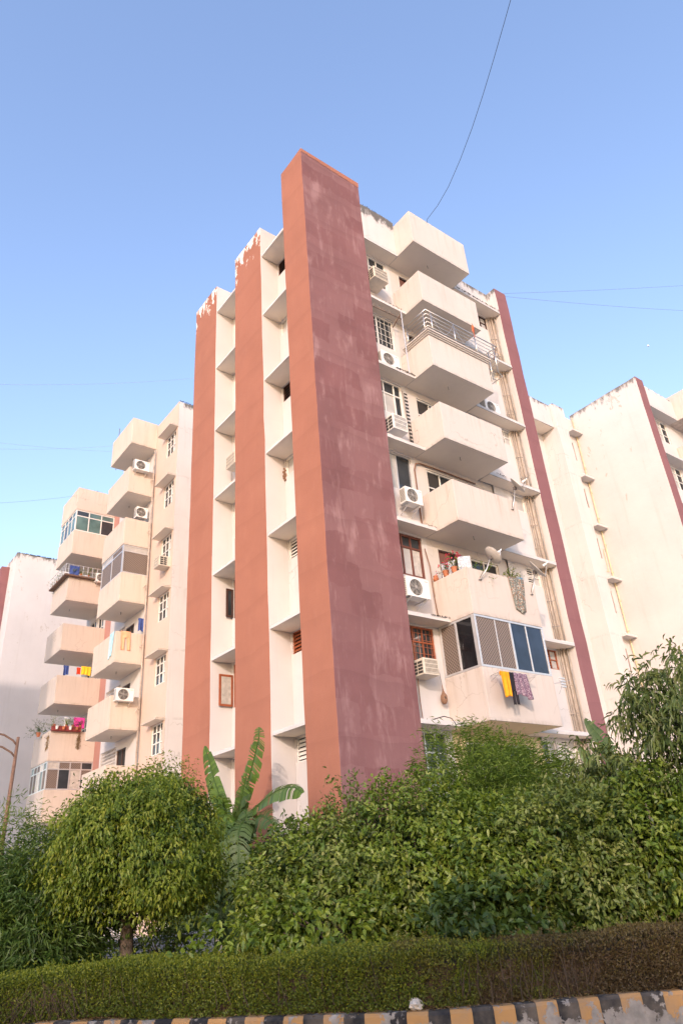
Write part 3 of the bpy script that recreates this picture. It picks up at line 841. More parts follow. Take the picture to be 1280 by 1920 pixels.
def glazing(x0, x1, y0, y1, z0, z1, nx, ny, fm, pm, tr=.3, low=None):
    fr = MB(); fw = .06
    rows = [z0, z1] if not tr else [z0, z1 - (z1 - z0) * tr, z1]
    def frame_run(p, q, n, axis):
        for i in range(n + 1):
            t = i / n; x = p[0] + (q[0] - p[0]) * t; y = p[1] + (q[1] - p[1]) * t
            fr.box(x - fw / 2, x + fw / 2, y - fw / 2, y + fw / 2, z0, z1)
        for z in rows:
            zc = min(max(z, z0 + fw / 2), z1 - fw / 2)
            if axis == 'y': fr.box(min(p[0], q[0]) + fw / 2, max(p[0], q[0]) - fw / 2, p[1] - .028, p[1] + .028, zc - fw / 2, zc + fw / 2)
            else: fr.box(p[0] - .028, p[0] + .028, min(p[1], q[1]) + fw / 2, max(p[1], q[1]) - fw / 2, zc - fw / 2, zc + fw / 2)
    frame_run((x0, y0), (x1, y0), nx, 'y'); frame_run((x0, y0 + .07), (x0, y1), ny, 'x')
    e = fr.build('balcony_glazing', fm, wing)
    for i in range(nx):
        for j in range(len(rows) - 1):
            a, b = x0 + (x1 - x0) * i / nx + .03, x0 + (x1 - x0) * (i + 1) / nx - .03
            p = MB(); p.box(a, b, y0 - .006, y0 + .006, rows[j] + .03, rows[j + 1] - .03); p.build('pane', pm[(i + 2 * j) % len(pm)], e)
    for i in range(ny):
        for j in range(len(rows) - 1):
            a, b = y0 + .07 + (y1 - y0 - .07) * i / ny + .03, y0 + .07 + (y1 - y0 - .07) * (i + 1) / ny - .03
            p = MB(); p.box(x0 - .006, x0 + .006, a, b, rows[j] + .03, rows[j + 1] - .03); p.build('pane', pm[(i + j) % len(pm)], e)
glazing(.86, 2.22, 18.01, 20.9, zk(4) + 1.525, zk(5) - .006, 1, 2, 'alum', ['mesh', 'mesh', 'frost'], .22)
glazing(.88, 3.27, 26.96, 29.85, zk(6) + 1.605, zk(7) - .006, 3, 4, 'wpaint', ['glass_teal', 'glass_teal', 'glass'], .28)
glazing(.88, 3.27, 26.96, 29.85, zk(1) + 1.605, zk(2) - .006, 4, 5, 'alum', ['mesh', 'glass', 'curtain', 'mesh'], .28)
mb = MB(); mb.tube([(2.13, 17.86, 1), (2.13, 17.86, 23.2)], .045, 8); mb.build('drain_pipe', 'pvc', wing, smooth=True)
for k in range(1, 7):
    mb = MB(); mb.tube([(2.13, 17.86, zk(k) + 1.0), (1.98, 17.8, zk(k) + .9), (1.96, 17.8, zk(k) + .8)], .03, 6); mb.build('pipe_branch', 'pvc', wing)
# ragged parapet on the wing's crown
moss(wing, ((2.3, 15.2, 24.97), (4.2, 15.2, 24.97)), 90, .07)
moss(wing, ((.85, 26.9, zk(7) + 1.6), (2.8, 26.9, zk(7) + 1.6)), 16, .06)

# ================================================================== far-left block
fl = thing('apartment_block', 'far white block with a mossy parapet at the left edge', 'building')
rough_box('end_wall', .22, 16, 38.9, 52, 0, 25.0, ['white_far'], (0, 0, 0, 0, 0), fl, topjit=.10, hseg=.6)
rough_box('side_tower', -.35, .215, 40.6, 43.2, 0, 24.4, ['maroon2', 'white_top'], (0, 0, 0, 0, 1), fl)
for k in range(1, 8):
    mb = MB(); mb.box(-.3, .21, 43.3, 46.5, zk(k), zk(k) + .14); mb.build('sunshade_slab', 'white', fl)
moss(fl, ((.3, 38.88, 24.97), (4.5, 38.88, 24.97)), 160, .10)

# ================================================================== block on the right
rb = thing('apartment_block', 'white neighbouring block with flaking paint at the right edge', 'building')
rough_box('end_tower', 22.35, 23.10, .28, 4.7, 0, 25.0, ['maroon2', 'white_far'], (0, 1, 1, 1, 1), rb, topjit=.05)
wall('core_wall', 'y', 5.5, 11.0, 20.4, 0, 24.9, [], 'white', rb)
rough_box('parapet_band', 11.4, 20.30, 4.6, 5.49, zk(7) + .03, 24.95, ['white_top'], (0, 0, 0, 0, 0), rb, topjit=.03)
mb = MB(); mb.quad((11.4, 4.62, zk(7) + .027), (11.4, 5.49, zk(7) + .027), (20.3, 5.49, zk(7) + .027), (20.3, 4.62, zk(7) + .027)); mb.build('soffit', 'soffit', rb)
rough_box('pilaster', 20.33, 21.36, 4.38, 6.5, 0, 24.98, ['white_top'], (0, 0, 0, 0, 0), rb, topjit=.03)
opsP = [(21.5, 21.85, zk(k) + 1.35, zk(k) + 2.55) for k in range(0, 7)]
wall('recess_wall', 'y', 4.60, 21.36, 22.35, 0, 24.6, opsP, 'white_top', rb)
for o in opsP: window(rb, 'y', 4.60, *o, cols=(1,), rows=(1,), frame='brown', pane='glass', fw=.04)
for k in range(1, 8):
    mb = MB(); mb.box(21.37, 22.30, 4.12, 4.59, zk(k), zk(k) + .12); mb.build('sunshade_slab', 'white', rb, bevel=.01)
mb = MB(); mb.tube([(22.24, 4.50, 1), (22.24, 4.50, 24.7)], .035, 8); mb.build('gas_pipe', 'pvcyellow', rb, smooth=True)
for k in range(0, 14):
    mb = MB(); mb.box(22.21, 22.34, 4.47, 4.54, 2 + k * 1.6, 2.05 + k * 1.6); mb.build('pipe_bracket', 'pvcyellow', rb)
for k in (4,):
    mb = MB(); mb.tube([(22.24, 4.50, zk(k) + 1.9), (22.0, 4.53, zk(k) + 1.9), (22.0, 4.53, zk(k) + .6), (21.8, 4.53, zk(k) + .6)], .022, 6); mb.build('gas_pipe', 'pvcyellow', rb)
opsN = [(23.9, 25.6, zk(k) + 1.55, zk(k) + 2.98) for k in range(0, 7)]
wall('bay_wall', 'y', .86, 23.0, 34, 0, 23.4, opsN, 'white', rb)
for o in opsN: window(rb, 'y', .86, *o, cols=(1, 1, 1), rows=(1, 1, .8), frame='wpaint', pane=('glass', 'frost', 'glass'), fw=.045)
mb = MB(); mb.box(23.15, 40, 1.1, 9, 0, 24.2); mb.build('inner_wall', 'white', rb)
for k in range(1, 8):
    mb = MB(); mb.box(23.10, 26.0, .30, .87, zk(k), zk(k) + .13); mb.build('sunshade_slab', 'white', rb, bevel=.01)
    mb = MB(); mb.box(26.0, 29.2, -.62, .86, zk(k), zk(k) + (1.7 if k == 7 else 1.47)); mb.build('balcony', 'cream', rb, bevel=.01)
rough_box('parapet', 23.10, 26.0, .303, .5, zk(7) + .131, 24.7, ['white_top'], (0, 0, 0, 0, 0), rb, topjit=.06, hseg=.15)

# ================================================================== block across the lane (out of frame; its shadow lies on the far wall)
ab = thing('apartment_block', 'pale block across the lane, beyond the left edge of the picture', 'building')
rough_box('wall', -28, -16, 12.8, 19.2, 0, 24.4, ['cream'], (0, 0, 0, 0, 0), ab, hseg=2, seg=3)
for k in range(1, 8):
    for y in (-27, -22):
        mb = MB(); mb.box(y, y + 3, 12.0, 12.79, zk(k) - .1, zk(k) + 1.1); mb.build('balcony', 'peach_pale', ab)

# ================================================================== air conditioners
def outdoor_unit(label, x0, y_front, z0, w=.84, h=.56, d=.32, bracket=True, face='y', dark=False, side_grille=True):
    """Split-system outdoor unit facing -Y with its front at y_front."""
    t = thing('outdoor_unit', label, 'air conditioner', (x0 + w / 2, y_front + d / 2, z0))
    def P(mb, name, m, parent=t, **k):
        mb.v = [(a - t.location.x, b - t.location.y, c - t.location.z) for a, b, c in mb.v]
        return mb.build(name, m, parent, **k)
    x1, y1, z1 = x0 + w, y_front + d, z0 + h
    cx, cz, R = x0 + w * .40, z0 + h * .5, h * .42
    mb = MB()
    # front with a round opening
    K = 28
    ring = [(cx + R * math.cos(2 * math.pi * i / K), cz + R * math.sin(2 * math.pi * i / K)) for i in range(K)]
    def edge(i):
        a = 2 * math.pi * i / K; dx, dz = math.cos(a), math.sin(a)
        s = min(((x1 - cx) if dx > 0 else (x0 - cx)) / dx if abs(dx) > 1e-6 else 9, ((z1 - cz) if dz > 0 else (z0 - cz)) / dz if abs(dz) > 1e-6 else 9)
        return (cx + dx * s, cz + dz * s)
    n0 = len(mb.v)
    for i in range(K):
        e = edge(i); mb.v.append((e[0], y_front, e[1]))
    for i in range(K): mb.v.append((ring[i][0], y_front, ring[i][1]))
    for i in range(K): mb.v.append((ring[i][0], y_front + .07, ring[i][1]))
    for i in range(K):
        j = (i + 1) % K
        mb.f.append((n0 + i, n0 + j, n0 + K + j, n0 + K + i)); mb.mi.append(0)
        mb.f.append((n0 + K + i, n0 + K + j, n0 + 2 * K + j, n0 + 2 * K + i)); mb.mi.append(0)
    # corner fillers
    for (sx, sz) in ((x0, z0), (x1, z0), (x1, z1), (x0, z1)):
        pts = sorted(range(K), key=lambda i: (mb.v[n0 + i][0] - sx) ** 2 + (mb.v[n0 + i][2] - sz) ** 2)
        a = [i for i in pts if abs(mb.v[n0 + i][0] - sx) < 1e-4][:1]; b = [i for i in pts if abs(mb.v[n0 + i][2] - sz) < 1e-4][:1]
        if a and b:
            q = len(mb.v); mb.v.append((sx, y_front, sz)); mb.f.append((n0 + a[0], q, n0 + b[0])); mb.mi.append(0)
    q = len(mb.v)
    mb.v += [(x0, y_front, z0), (x1, y_front, z0), (x1, y1, z0), (x0, y1, z0), (x0, y_front, z1), (x1, y_front, z1), (x1, y1, z1), (x0, y1, z1)]
    for f in [(1, 2, 6, 5), (2, 3, 7, 6), (3, 0, 4, 7), (4, 5, 6, 7), (3, 2, 1, 0)]:
        mb.f.append(tuple(q + i for i in f)); mb.mi.append(0)
    P(mb, 'casing', 'acwhite')
    mb = MB(); mb.lathe([(0.001, 0), (R, 0)], (cx, y_front + .068, cz), 28, mat=Matrix.Rotation(math.pi / 2, 3, 'X')); P(mb, 'fan_well', 'acdark')
    mb = MB()
    for i in range(5):
        a = 2 * math.pi * i / 5
        p = Vector((cx, y_front + .05, cz)); u = Vector((math.cos(a), 0, math.sin(a))); v = Vector((-math.sin(a), 0, math.cos(a)))
        mb.quad(tuple(p + u * R * .2 - v * R * .1), tuple(p + u * R * .85 - v * R * .2 + Vector((0, .02, 0))), tuple(p + u * R * .85 + v * R * .32 - Vector((0, .02, 0))), tuple(p + u * R * .2 + v * R * .14))
    P(mb, 'fan', 'acgrey')
    mb = MB()
    for i in range(1, 9):
        rr = R * i / 8
        mb.tube([(cx + rr * math.cos(2 * math.pi * j / 24), y_front - .006, cz + rr * math.sin(2 * math.pi * j / 24)) for j in range(25)], .0055, 4, cap=False)
    for i in range(8):
        a = math.pi * i / 4; mb.tube([(cx, y_front - .006, cz), (cx + R * math.cos(a), y_front - .006, cz + R * math.sin(a))], .006, 4)
    mb.lathe([(0.001, -.02), (R * .2, -.015), (R * .22, .005)], (cx, y_front, cz), 14, mat=Matrix.Rotation(-math.pi / 2, 3, 'X'))
    P(mb, 'fan_grille', 'acgrey')
    if side_grille:
        mb = MB()
        for i in range(9):
            z = z0 + .06 + i * (h - .12) / 8.5; mb.box(x0 - .008, x0 - .001, y_front + .04, y1 - .03, z, z + .028)
        P(mb, 'side_louvre', 'acgrey')
    mb = MB(); mb.box(x0 + w * .80, x0 + w * .95, y_front - .004, y_front - .001, z1 - .075, z1 - .055); P(mb, 'badge', 'acgrey')
    if bracket:
        for bx in (x0 + .12, x1 - .14):
            mb = MB(); mb.box(bx, bx + .035, y_front + .02, y1 + .22, z0 - .035, z0 - .002); mb.beam((bx + .018, y_front + .06, z0 - .03), (bx + .018, y1 + .2, z0 - .28), .03)
            P(mb, 'bracket', 'alum')
    return t

def window_unit(label, x0, x1, y0, y1, z0, z1, m='accream', out='y'):
    t = thing('window_air_conditioner', label, 'air conditioner', ((x0 + x1) / 2, (y0 + y1) / 2, z0))
    def P(mb, name, mm, **k):
        mb.v = [(a - t.location.x, b - t.location.y, c - t.location.z) for a, b, c in mb.v]
        return mb.build(name, mm, t, **k)
    mb = MB(); mb.box(x0, x1, y0, y1, z0, z1); P(mb, 'casing', m, bevel=.012)
    mb = MB()
    if out == 'y':
        mb.box(x0 + .04, x1 - .04, y0 - .004, y0 - .001, z0 + .06, z1 - .04)
    else:
        mb.box(x0 - .004, x0 - .001, y0 + .04, y1 - .04, z0 + .06, z1 - .04)
    P(mb, 'coil', 'acdark')
    mb = MB(); n = 11
    for i in range(n):
        if out == 'y':
            x = x0 + .05 + (x1 - x0 - .1) * i / (n - 1); mb.box(x - .007, x + .007, y0 - .016, y0 - .005, z0 + .06, z1 - .04)
        else:
            y = y0 + .05 + (y1 - y0 - .1) * i / (n - 1); mb.box(x0 - .016, x0 - .005, y - .007, y + .007, z0 + .06, z1 - .04)
    for f in (.0, .34, .67, 1.0):
        z = z0 + .06 + (z1 - z0 - .10) * f
        if out == 'y': mb.box(x0 + .03, x1 - .03, y0 - .02, y0 - .006, z - .008, z + .008)
        else: mb.box(x0 - .02, x0 - .006, y0 + .03, y1 - .03, z - .008, z + .008)
    P(mb, 'front_grille', m)
    mb = MB()
    for r in range(4):
        for c_ in range(2):
            z = z0 + .05 + r * (z1 - z0 - .1) / 4
            if out == 'y':
                y = y0 + .05 + c_ * .22; mb.box(x0 - .004, x0 - .001, y, y + .19, z, z + (z1 - z0 - .1) / 4 - .025)
            else:
                x = x0 + .05 + c_ * .18; mb.box(x, x + .15, y0 - .004, y0 - .001, z, z + (z1 - z0 - .1) / 4 - .025)
    P(mb, 'side_vent', 'acdark')
    return t

window_unit('boxy window air conditioner below the red-brown first-floor window', 3.14, 3.72, -.02, .60, zk(1) + 1.36, zk(1) + 1.83)
outdoor_unit('white outdoor unit with round fan below the dark brown window', 2.86, -.02, zk(2) + .60, .90, .60, .33)
outdoor_unit('small outdoor unit on brackets below the sliding glass window', 3.36, .06, zk(3) + .84, .72, .54, .30)
window_unit('square white window air conditioner beside the black-taped pipe', 3.10, 3.74, -.05, .60, zk(4) + .43, zk(4) + 1.02, 'acwhite')
outdoor_unit('outdoor unit standing on the slab below the grilled window', 3.06, .10, zk(5) + .20, .84, .58, .30, bracket=False)
window_unit('top-floor window air conditioner jutting from the facade', 2.98, 3.68, -.12, .60, zk(6) + 1.05, zk(6) + 1.58)
outdoor_unit('outdoor unit half hidden behind the railed balcony, right bay', 8.42, .12, zk(5) + .17, .84, .56, .30, bracket=False)
window_unit('window air conditioner in the white gap between terracotta towers', .30, .82, 5.62, 6.30, zk(4) + 1.22, zk(4) + 1.72, 'accream', 'x')
outdoor_unit('white outdoor unit hung on the beige lower balcony, drips below', .90, 17.60, zk(2) + 1.22, .82, .58, .30)
outdoor_unit('white outdoor unit hung high on the beige balcony stack', .95, 17.60, zk(6) + 1.28, .82, .58, .30)
outdoor_unit('weathered outdoor unit tucked under the second-highest beige balcony', 1.5, 18.3, zk(5) + 1.9, .6, .6, .35)
window_unit('window air conditioner on the beige wall beside the drainpipe', 1.68, 2.3, 15.40, 16.05, zk(4) + 1.10, zk(4) + 1.62, 'accream', 'x')
outdoor_unit('outdoor unit on the far railed balcony among plants', 2.35, 26.55, zk(5) + 1.35, .72, .55, .28)

# ================================================================== satellite dishes
def dish(label, centre, axis, r, foot, lnb_side):
    t = thing('satellite_dish', label, 'satellite dish', foot)
    L = Vector(foot); c = Vector(centre) - L; ax = Vector(axis).normalized()
    rot = ax.to_track_quat('Z', 'Y').to_matrix()
    def D(v): return c + rot @ Vector(v)
    mb = MB()
    prof = [(r * i / 7, .28 * r * (i / 7) ** 2) for i in range(8)]; prof[0] = (.002, 0)
    mb.lathe(prof, c, 28, mat=rot)
    mb.build('reflector', 'dish', t, smooth=True, solid=.012)
    mb = MB(); K = 28
    mb.tube([D((r * math.cos(2 * math.pi * j / K), r * math.sin(2 * math.pi * j / K), .28 * r)) for j in range(K + 1)], .012, 5, cap=False); mb.build('rim', 'dish', t)
    s = Vector(lnb_side).normalized(); s = (s - ax * s.dot(ax)).normalized()
    tip = c + ax * r * 1.25 + s * r * .15
    mb = MB(); mb.tube([c + s * r * .98 + ax * .28 * r, tip], .014, 6); mb.build('feed_arm', 'alum', t)
    mb = MB(); mb.tube([tip - ax * .02, tip - ax * .02 + (c - tip).normalized() * .13], [.03, .045], 10); mb.tube([tip + Vector((0, 0, -.01)), tip + Vector((.06, 0, .07))], .02, 6); mb.build('receiver_head', 'acwhite', t)
    back = c - ax * .05
    mb = MB(); mb.box(back.x - .05, back.x + .05, back.y - .05, back.y + .05, back.z - .06, back.z + .06); mb.build('mount', 'iron', t, bevel=.01)
    mb = MB(); mb.tube([(0, 0, 0), (back.x * .5, back.y * .7, back.z * .45), back], .018, 8); mb.build('mast', 'alum', t, smooth=True)
    mb = MB(); mb.lathe([(0.001, .012), (.06, .012), (.06, 0)], (0, 0, 0), 12); mb.build('foot_plate', 'iron', t)
    mb = MB(); mb.tube([tip, c * .5 + tip * .5 + Vector((0, 0, -.2)), back, (0, .02, .05)], .006, 5); mb.build('coax_cable', 'black', t)
    return t
dish('tilted satellite dish on the balcony parapet above the flowers', (5.40, -1.22, zk(2) + 1.86), (.70, -.34, .64), .31, (5.02, -.95, zk(2) + 1.12), (.2, -.2, -1))
dish('round satellite dish at the balcony corner beside the draped blanket', (7.72, -1.06, zk(2) + 1.88), (.35, -.75, .55), .36, (7.40, -.95, zk(2) + 1.05), (.9, -.2, -.6))
dish('flat-lying satellite dish on the upper balcony near the drainpipes', (7.62, -1.04, zk(3) + 1.98), (.37, -.74, .55), .34, (7.30, -.95, zk(3) + 1.05), (.9, -.2, -.5))

# ================================================================== laundry
def cloth(name, label, cat, m, p0, u, n, width, length, amp=.03, folds=3, hem=.03, taper=0.0, back=.0, sway=0.0, parent=None, seed=0):
    rnd = random.Random(seed)
    u, n = Vector(u).normalized(), Vector(n).normalized(); p0 = Vector(p0)
    NX, NZ = 22, 16
    ph = rnd.uniform(0, 6)
    mb = MB()
    rows = []
    if back: rows += [(-back * (1 - j / 4), -.02) for j in range(4)]
    rows += [(length * j / NZ, .0) for j in range(NZ + 1)]
    for (d, off) in rows:
        dd = abs(d); t = dd / max(length, .01)
        for i in range(NX + 1):
            s = i / NX
            w = width * (1 - taper * t)
            x = (s - .5) * w + .5 * width + sway * t
            fold = amp * (.25 + .75 * t) * (math.sin(folds * 2 * math.pi * s + ph + .8 * t) + .4 * math.sin(folds * 4.7 * s + ph * 2))
            z = -dd - (hem * math.sin(5.3 * s + ph) * t if d > 0 else 0)
            q = p0 + u * x + n * (fold + (.014 if d >= 0 else -.03)) + Vector((0, 0, z + .0))
            mb.v.append(tuple(q))
    for r_ in range(len(rows) - 1):
        for i in range(NX):
            a = r_ * (NX + 1) + i
            mb.f.append((a, a + 1, a + NX + 2, a + NX + 1)); mb.mi.append(0)
    o = mb.build(name, m, parent, smooth=True, solid=.006)
    if label: tag(o, label, cat)
    return o

dr = thing('drying_rack', 'thin wire drying rack on the lowest glazed balcony', 'drying rack', (4.75, -.94, zk(1) + 1.1))
for i, yy in enumerate((-.12, -.26, -.40)):
    mb = MB(); mb.tube([(0, yy, .12 + .02 * i), (1.55, yy, .15 + .02 * i)], .006, 6); mb.build('wire', 'steel', dr)
for xx in (.02, 1.5):
    mb = MB(); mb.tube([(xx, .0, -.02), (xx, -.01, .13), (xx, -.44, .17)], .010, 6); mb.tube([(xx, -.005, -.02), (xx, -.40, .16)], .007, 6); mb.build('arm', 'steel', dr)
cz0 = zk(1) + 1.27
cloth('towel', 'bright orange cloth hanging on the wire drying rack', 'cloth', 'c_orange', (4.72, -1.34, cz0), (1, 0, 0), (0, -1, 0), .36, .70, .022, 2, .03, .10, .12, seed=1)
tr_ = MB()
lg = cloth('leggings', 'black leggings hanging between orange cloth and purple top', 'clothing', 'c_black', (5.06, -1.335, cz0), (1, 0, 0), (0, -1, 0), .22, .52, .012, 1.5, .02, .1, .1, seed=2)
for i in (0, 1):
    cloth('leg', None, None, 'c_black', (5.08 + i * .17, -1.32 + .02 * i, cz0 - .50), (1, 0, 0), (0, -1, 0), .12, .40 - i * .02, .012, 1, .01, .15, parent=lg, seed=3 + i)
cloth('top', 'purple speckled top hanging on the wire drying rack', 'clothing', 'c_purple', (5.24, -1.33, cz0 + .01), (1, 0, 0), (0, -1, 0), .62, .66, .03, 3, .06, -.12, .12, .12, seed=5)
cloth('blanket', 'floral blanket draped over the cream balcony wall', 'blanket', 'c_floral', (6.36, -.965, zk(2) + 1.50), (1, 0, 0), (0, -1, 0), .74, 1.13, .022, 2, .05, .35, .10, -.02, seed=6)
# small drier at the right end of the lowest balcony
sd = thing('clothes_drier', 'small metal clip drier at the right end of the glazed balcony', 'drier', (7.66, -.9, zk(1) + 1.2))
mb = MB(); mb.tube([(-.1, 0, .05), (.55, -.25, .18)], .008, 6); mb.tube([(.3, -.15, .12), (.18, 0, -.22)], .008, 6); mb.build('arm', 'steel', sd)
for i in range(4):
    mb = MB(); mb.box(.10 + i * .004, .34, -.2, -.15, .20 - i * .085, .25 - i * .085); mb.build('clip_bar', 'alum', sd, bevel=.006)

cloth('trousers', 'peach trousers hung over the beige balcony front', 'clothing', 'c_peach', (1.02, 17.935, zk(3) + 1.55), (1, 0, 0), (0, -1, 0), .48, .34, .012, 1.5, .01, 0, .1, seed=7)
TR = bpy.data.objects['trousers']
for i, a in enumerate((1.02, 1.30)):
    cloth('leg', None, None, 'c_peach', (a, 17.93, zk(3) + 1.22), (1, 0, 0), (0, -1, 0), .20, .60, .012, 1, .01, .25, parent=TR, seed=8 + i, sway=.02 * (1 if i else -1) + .03)
cloth('sheet', 'pale blue sheet over the side of the beige balcony', 'cloth', 'c_cyan', (.79, 18.15, zk(3) + 1.55), (0, 1, 0), (-1, 0, 0), .55, 1.20, .012, 2, .06, .2, .1, .15, seed=10)
cloth('shirt', 'dark blue clothes hanging in the beige balcony opening', 'clothing', 'c_blue', (1.95, 18.2, zk(3) + 2.4), (1, 0, 0), (0, -1, 0), .30, .66, .03, 2, .05, 0, .1, seed=11)
cloth('towel', 'yellow towel drying on the far balcony parapet', 'cloth', 'c_yellow', (2.12, 26.87, zk(3) + 2.22), (1, 0, 0), (0, -1, 0), .56, .50, .02, 3, .02, 0, .1, seed=12)
cloth('towel', 'small red cloth beside the yellow towel', 'cloth', 'c_red', (1.86, 26.87, zk(3) + 2.12), (1, 0, 0), (0, -1, 0), .22, .40, .02, 2, .02, 0, .1, seed=13)
cloth('shirt', 'dark blue shirt on the balcony left of the yellow towel', 'clothing', 'c_blue', (1.15, 27.0, zk(3) + 2.2), (1, 0, 0), (0, -1, 0), .3, .55, .03, 2, .04, 0, .1, seed=14)
cloth('towel', 'magenta cloth hanging above the flower boxes', 'cloth', 'c_pink', (1.98, 26.83, zk(2) + 2.34), (1, 0, 0), (0, -1, 0), .60, .60, .012, 2, .02, 0, .1, seed=15)
cloth('towel', 'white and pink cloth left of the magenta cloth', 'cloth', 'c_white', (1.45, 26.85, zk(2) + 2.34), (1, 0, 0), (0, -1, 0), .26, .62, .02, 2, .03, 0, .1, seed=16)
cloth('towel', 'blue cloth hung over the far balcony railing', 'cloth', 'c_blue', (.78, 26.70, zk(5) + 2.15), (1, 0, 0), (0, -1, 0), .58, .62, .015, 2, .02, 0, .1, seed=17)
cloth('pillow_cover', 'white checked cloth drying behind the red flowers', 'cloth', 'c_white', (4.58, .12, zk(2) + 1.95), (.25, -.95, 0), (-.95, -.25, 0), .5, .5, .02, 2, .03, 0, .1, seed=18)
cloth('pillow_cover', 'white cloth drying right of the red flowers', 'cloth', 'c_white', (4.66, -.50, zk(2) + 1.98), (.6, -.5, 0), (-.6, -.6, 0), .40, .45, .02, 2, .03, 0, .1, seed=19)

# saffron flag on the railing
fg = thing('flag', 'small saffron flag on a thin pole on the steel railing', 'flag', (7.05, -.99, zk(5) + 1.55))
mb = MB(); mb.tube([(0, 0, 0), (.02, 0, 1.55)], .009, 6); mb.build('pole', 'copper', fg)
mb = MB()
for i in range(9):
    t = i / 8; w = .10 * math.sin(math.pi * min(1, .15 + t)) + .012
    mb.v += [(.02 - w * .6, -.01 + .02 * math.sin(5 * t), 1.45 - .62 * t), (.02 + w * .6, -.02 * math.cos(4 * t), 1.45 - .62 * t)]
for i in range(8): mb.f.append((2 * i, 2 * i + 1, 2 * i + 3, 2 * i + 2)); mb.mi.append(0)
mb.build('cloth', 'c_flag', fg, smooth=True, solid=.006)

# weaver nest hanging from the facade
ns = thing('bird_nest', 'brown woven gourd-shaped nest hanging beside the glazed balcony', 'nest', (4.20, .40, zk(1) + .80))
prof = [(q * .72, w * .72) for q, w in [(.012, .62), (.02, .5), (.03, .38), (.07, .28), (.125, .17), (.145, .06), (.13, -.05), (.08, -.13), (.02, -.16)]]
mb = MB()
K = 18
for r, z in prof:
    for j in range(K):
        a = 2 * math.pi * j / K; rr = r * random.uniform(.9, 1.1)
        mb.v.append((rr * math.cos(a) - .05 * max(0, z - .2), rr * math.sin(a), z))
for i in range(len(prof) - 1):
    for j in range(K):
        mb.f.append((i * K + j, (i + 1) * K + j, (i + 1) * K + (j + 1) % K, i * K + (j + 1) % K)); mb.mi.append(0)
mb.build('body', 'nest', ns, smooth=True)
mb = MB(); mb.lathe([(.001, .0), (.035, .0), (.045, -.012)], (-.05, -.085, .045), 14, mat=Vector((-.5, -.85, 0)).to_track_quat('Z', 'Y').to_matrix()); mb.build('entrance', 'dark', ns)
mb = MB(); mb.tube([(-.01, 0, .43), (-.03, .02, .8), (.0, .1, 1.2)], .006, 5); mb.build('cord', 'twig', ns)

# ================================================================== foliage helpers
def leaf_mesh(name, P, A, Nn, L, W, mat, parent, fold=.25, droop=.0, rnd=None, six=False):
    """P base points, A leaf axes, Nn facing normals (all Nx3), L lengths, W widths."""
    n = len(P)
    A = A / (np.linalg.norm(A, axis=1, keepdims=True) + 1e-9)
    S = np.cross(A, Nn); S /= (np.linalg.norm(S, axis=1, keepdims=True) + 1e-9)
    U = np.cross(S, A)
    L = L[:, None]; W = W[:, None]
    if six:
        V = np.stack([P, P + A * L * .38 + S * W * .5 + U * W * fold, P + A * L * .72 + S * W * .32 + U * W * (fold * .6) - np.array([0, 0, 1]) * L * droop * .4,
                      P + A * L - np.array([0, 0, 1]) * L * droop,
                      P + A * L * .72 - S * W * .32 + U * W * (fold * .6) - np.array([0, 0, 1]) * L * droop * .4, P + A * L * .38 - S * W * .5 + U * W * fold,
                      P + A * L * .55 - np.array([0, 0, 1]) * L * droop * .25], 1)
        k = 7
        fc = np.array([[0, 6, 1], [1, 6, 2], [2, 6, 3], [0, 5, 6], [5, 4, 6], [4, 3, 6]])
    else:
        V = np.stack([P, P + A * L * .42 + S * W * .5 + U * W * fold, P + A * L - np.array([0, 0, 1]) * L * droop, P + A * L * .42 - S * W * .5 + U * W * fold], 1)
        k = 4
        fc = np.array([[0, 2, 1], [0, 3, 2]])
    V = V.reshape(-1, 3)
    F = (np.arange(n)[:, None, None] * k + fc[None]).reshape(-1, 3)
    me = bpy.data.meshes.new(name)
    me.vertices.add(len(V)); me.vertices.foreach_set('co', V.astype(np.float32).ravel())
    nf = len(F)
    me.loops.add(nf * 3); me.loops.foreach_set('vertex_index', F.astype(np.int32).ravel())
    me.polygons.add(nf); me.polygons.foreach_set('loop_start', np.arange(0, nf * 3, 3, dtype=np.int32))
    me.polygons.foreach_set('loop_total', np.full(nf, 3, dtype=np.int32))
    if rnd is None: rnd = RNG.random(n)
    at = me.attributes.new('rnd', 'FLOAT', 'POINT')
    at.data.foreach_set('value', np.repeat(rnd, k).astype(np.float32))
    me.materials.append(mat)
    me.update(calc_edges=True)
    o = bpy.data.objects.new(name, me); COL.objects.link(o)
    if parent: o.parent = parent
    o['kind'] = 'stuff'
    return o

def unit(n):
    v = RNG.normal(size=(n, 3)); return v / np.linalg.norm(v, axis=1, keepdims=True)

def lumpy(dirs, seed, amp=.16, freq=(2.1, 4.3)):
    r = np.random.default_rng(seed); out = np.ones(len(dirs))
    for f in freq:
        for _ in range(4):
            k = r.normal(size=3) * f; out += amp / 4 * np.sin(dirs @ k + r.uniform(0, 6.3)) * (2.1 / f) ** .6 * 1.6
    return out

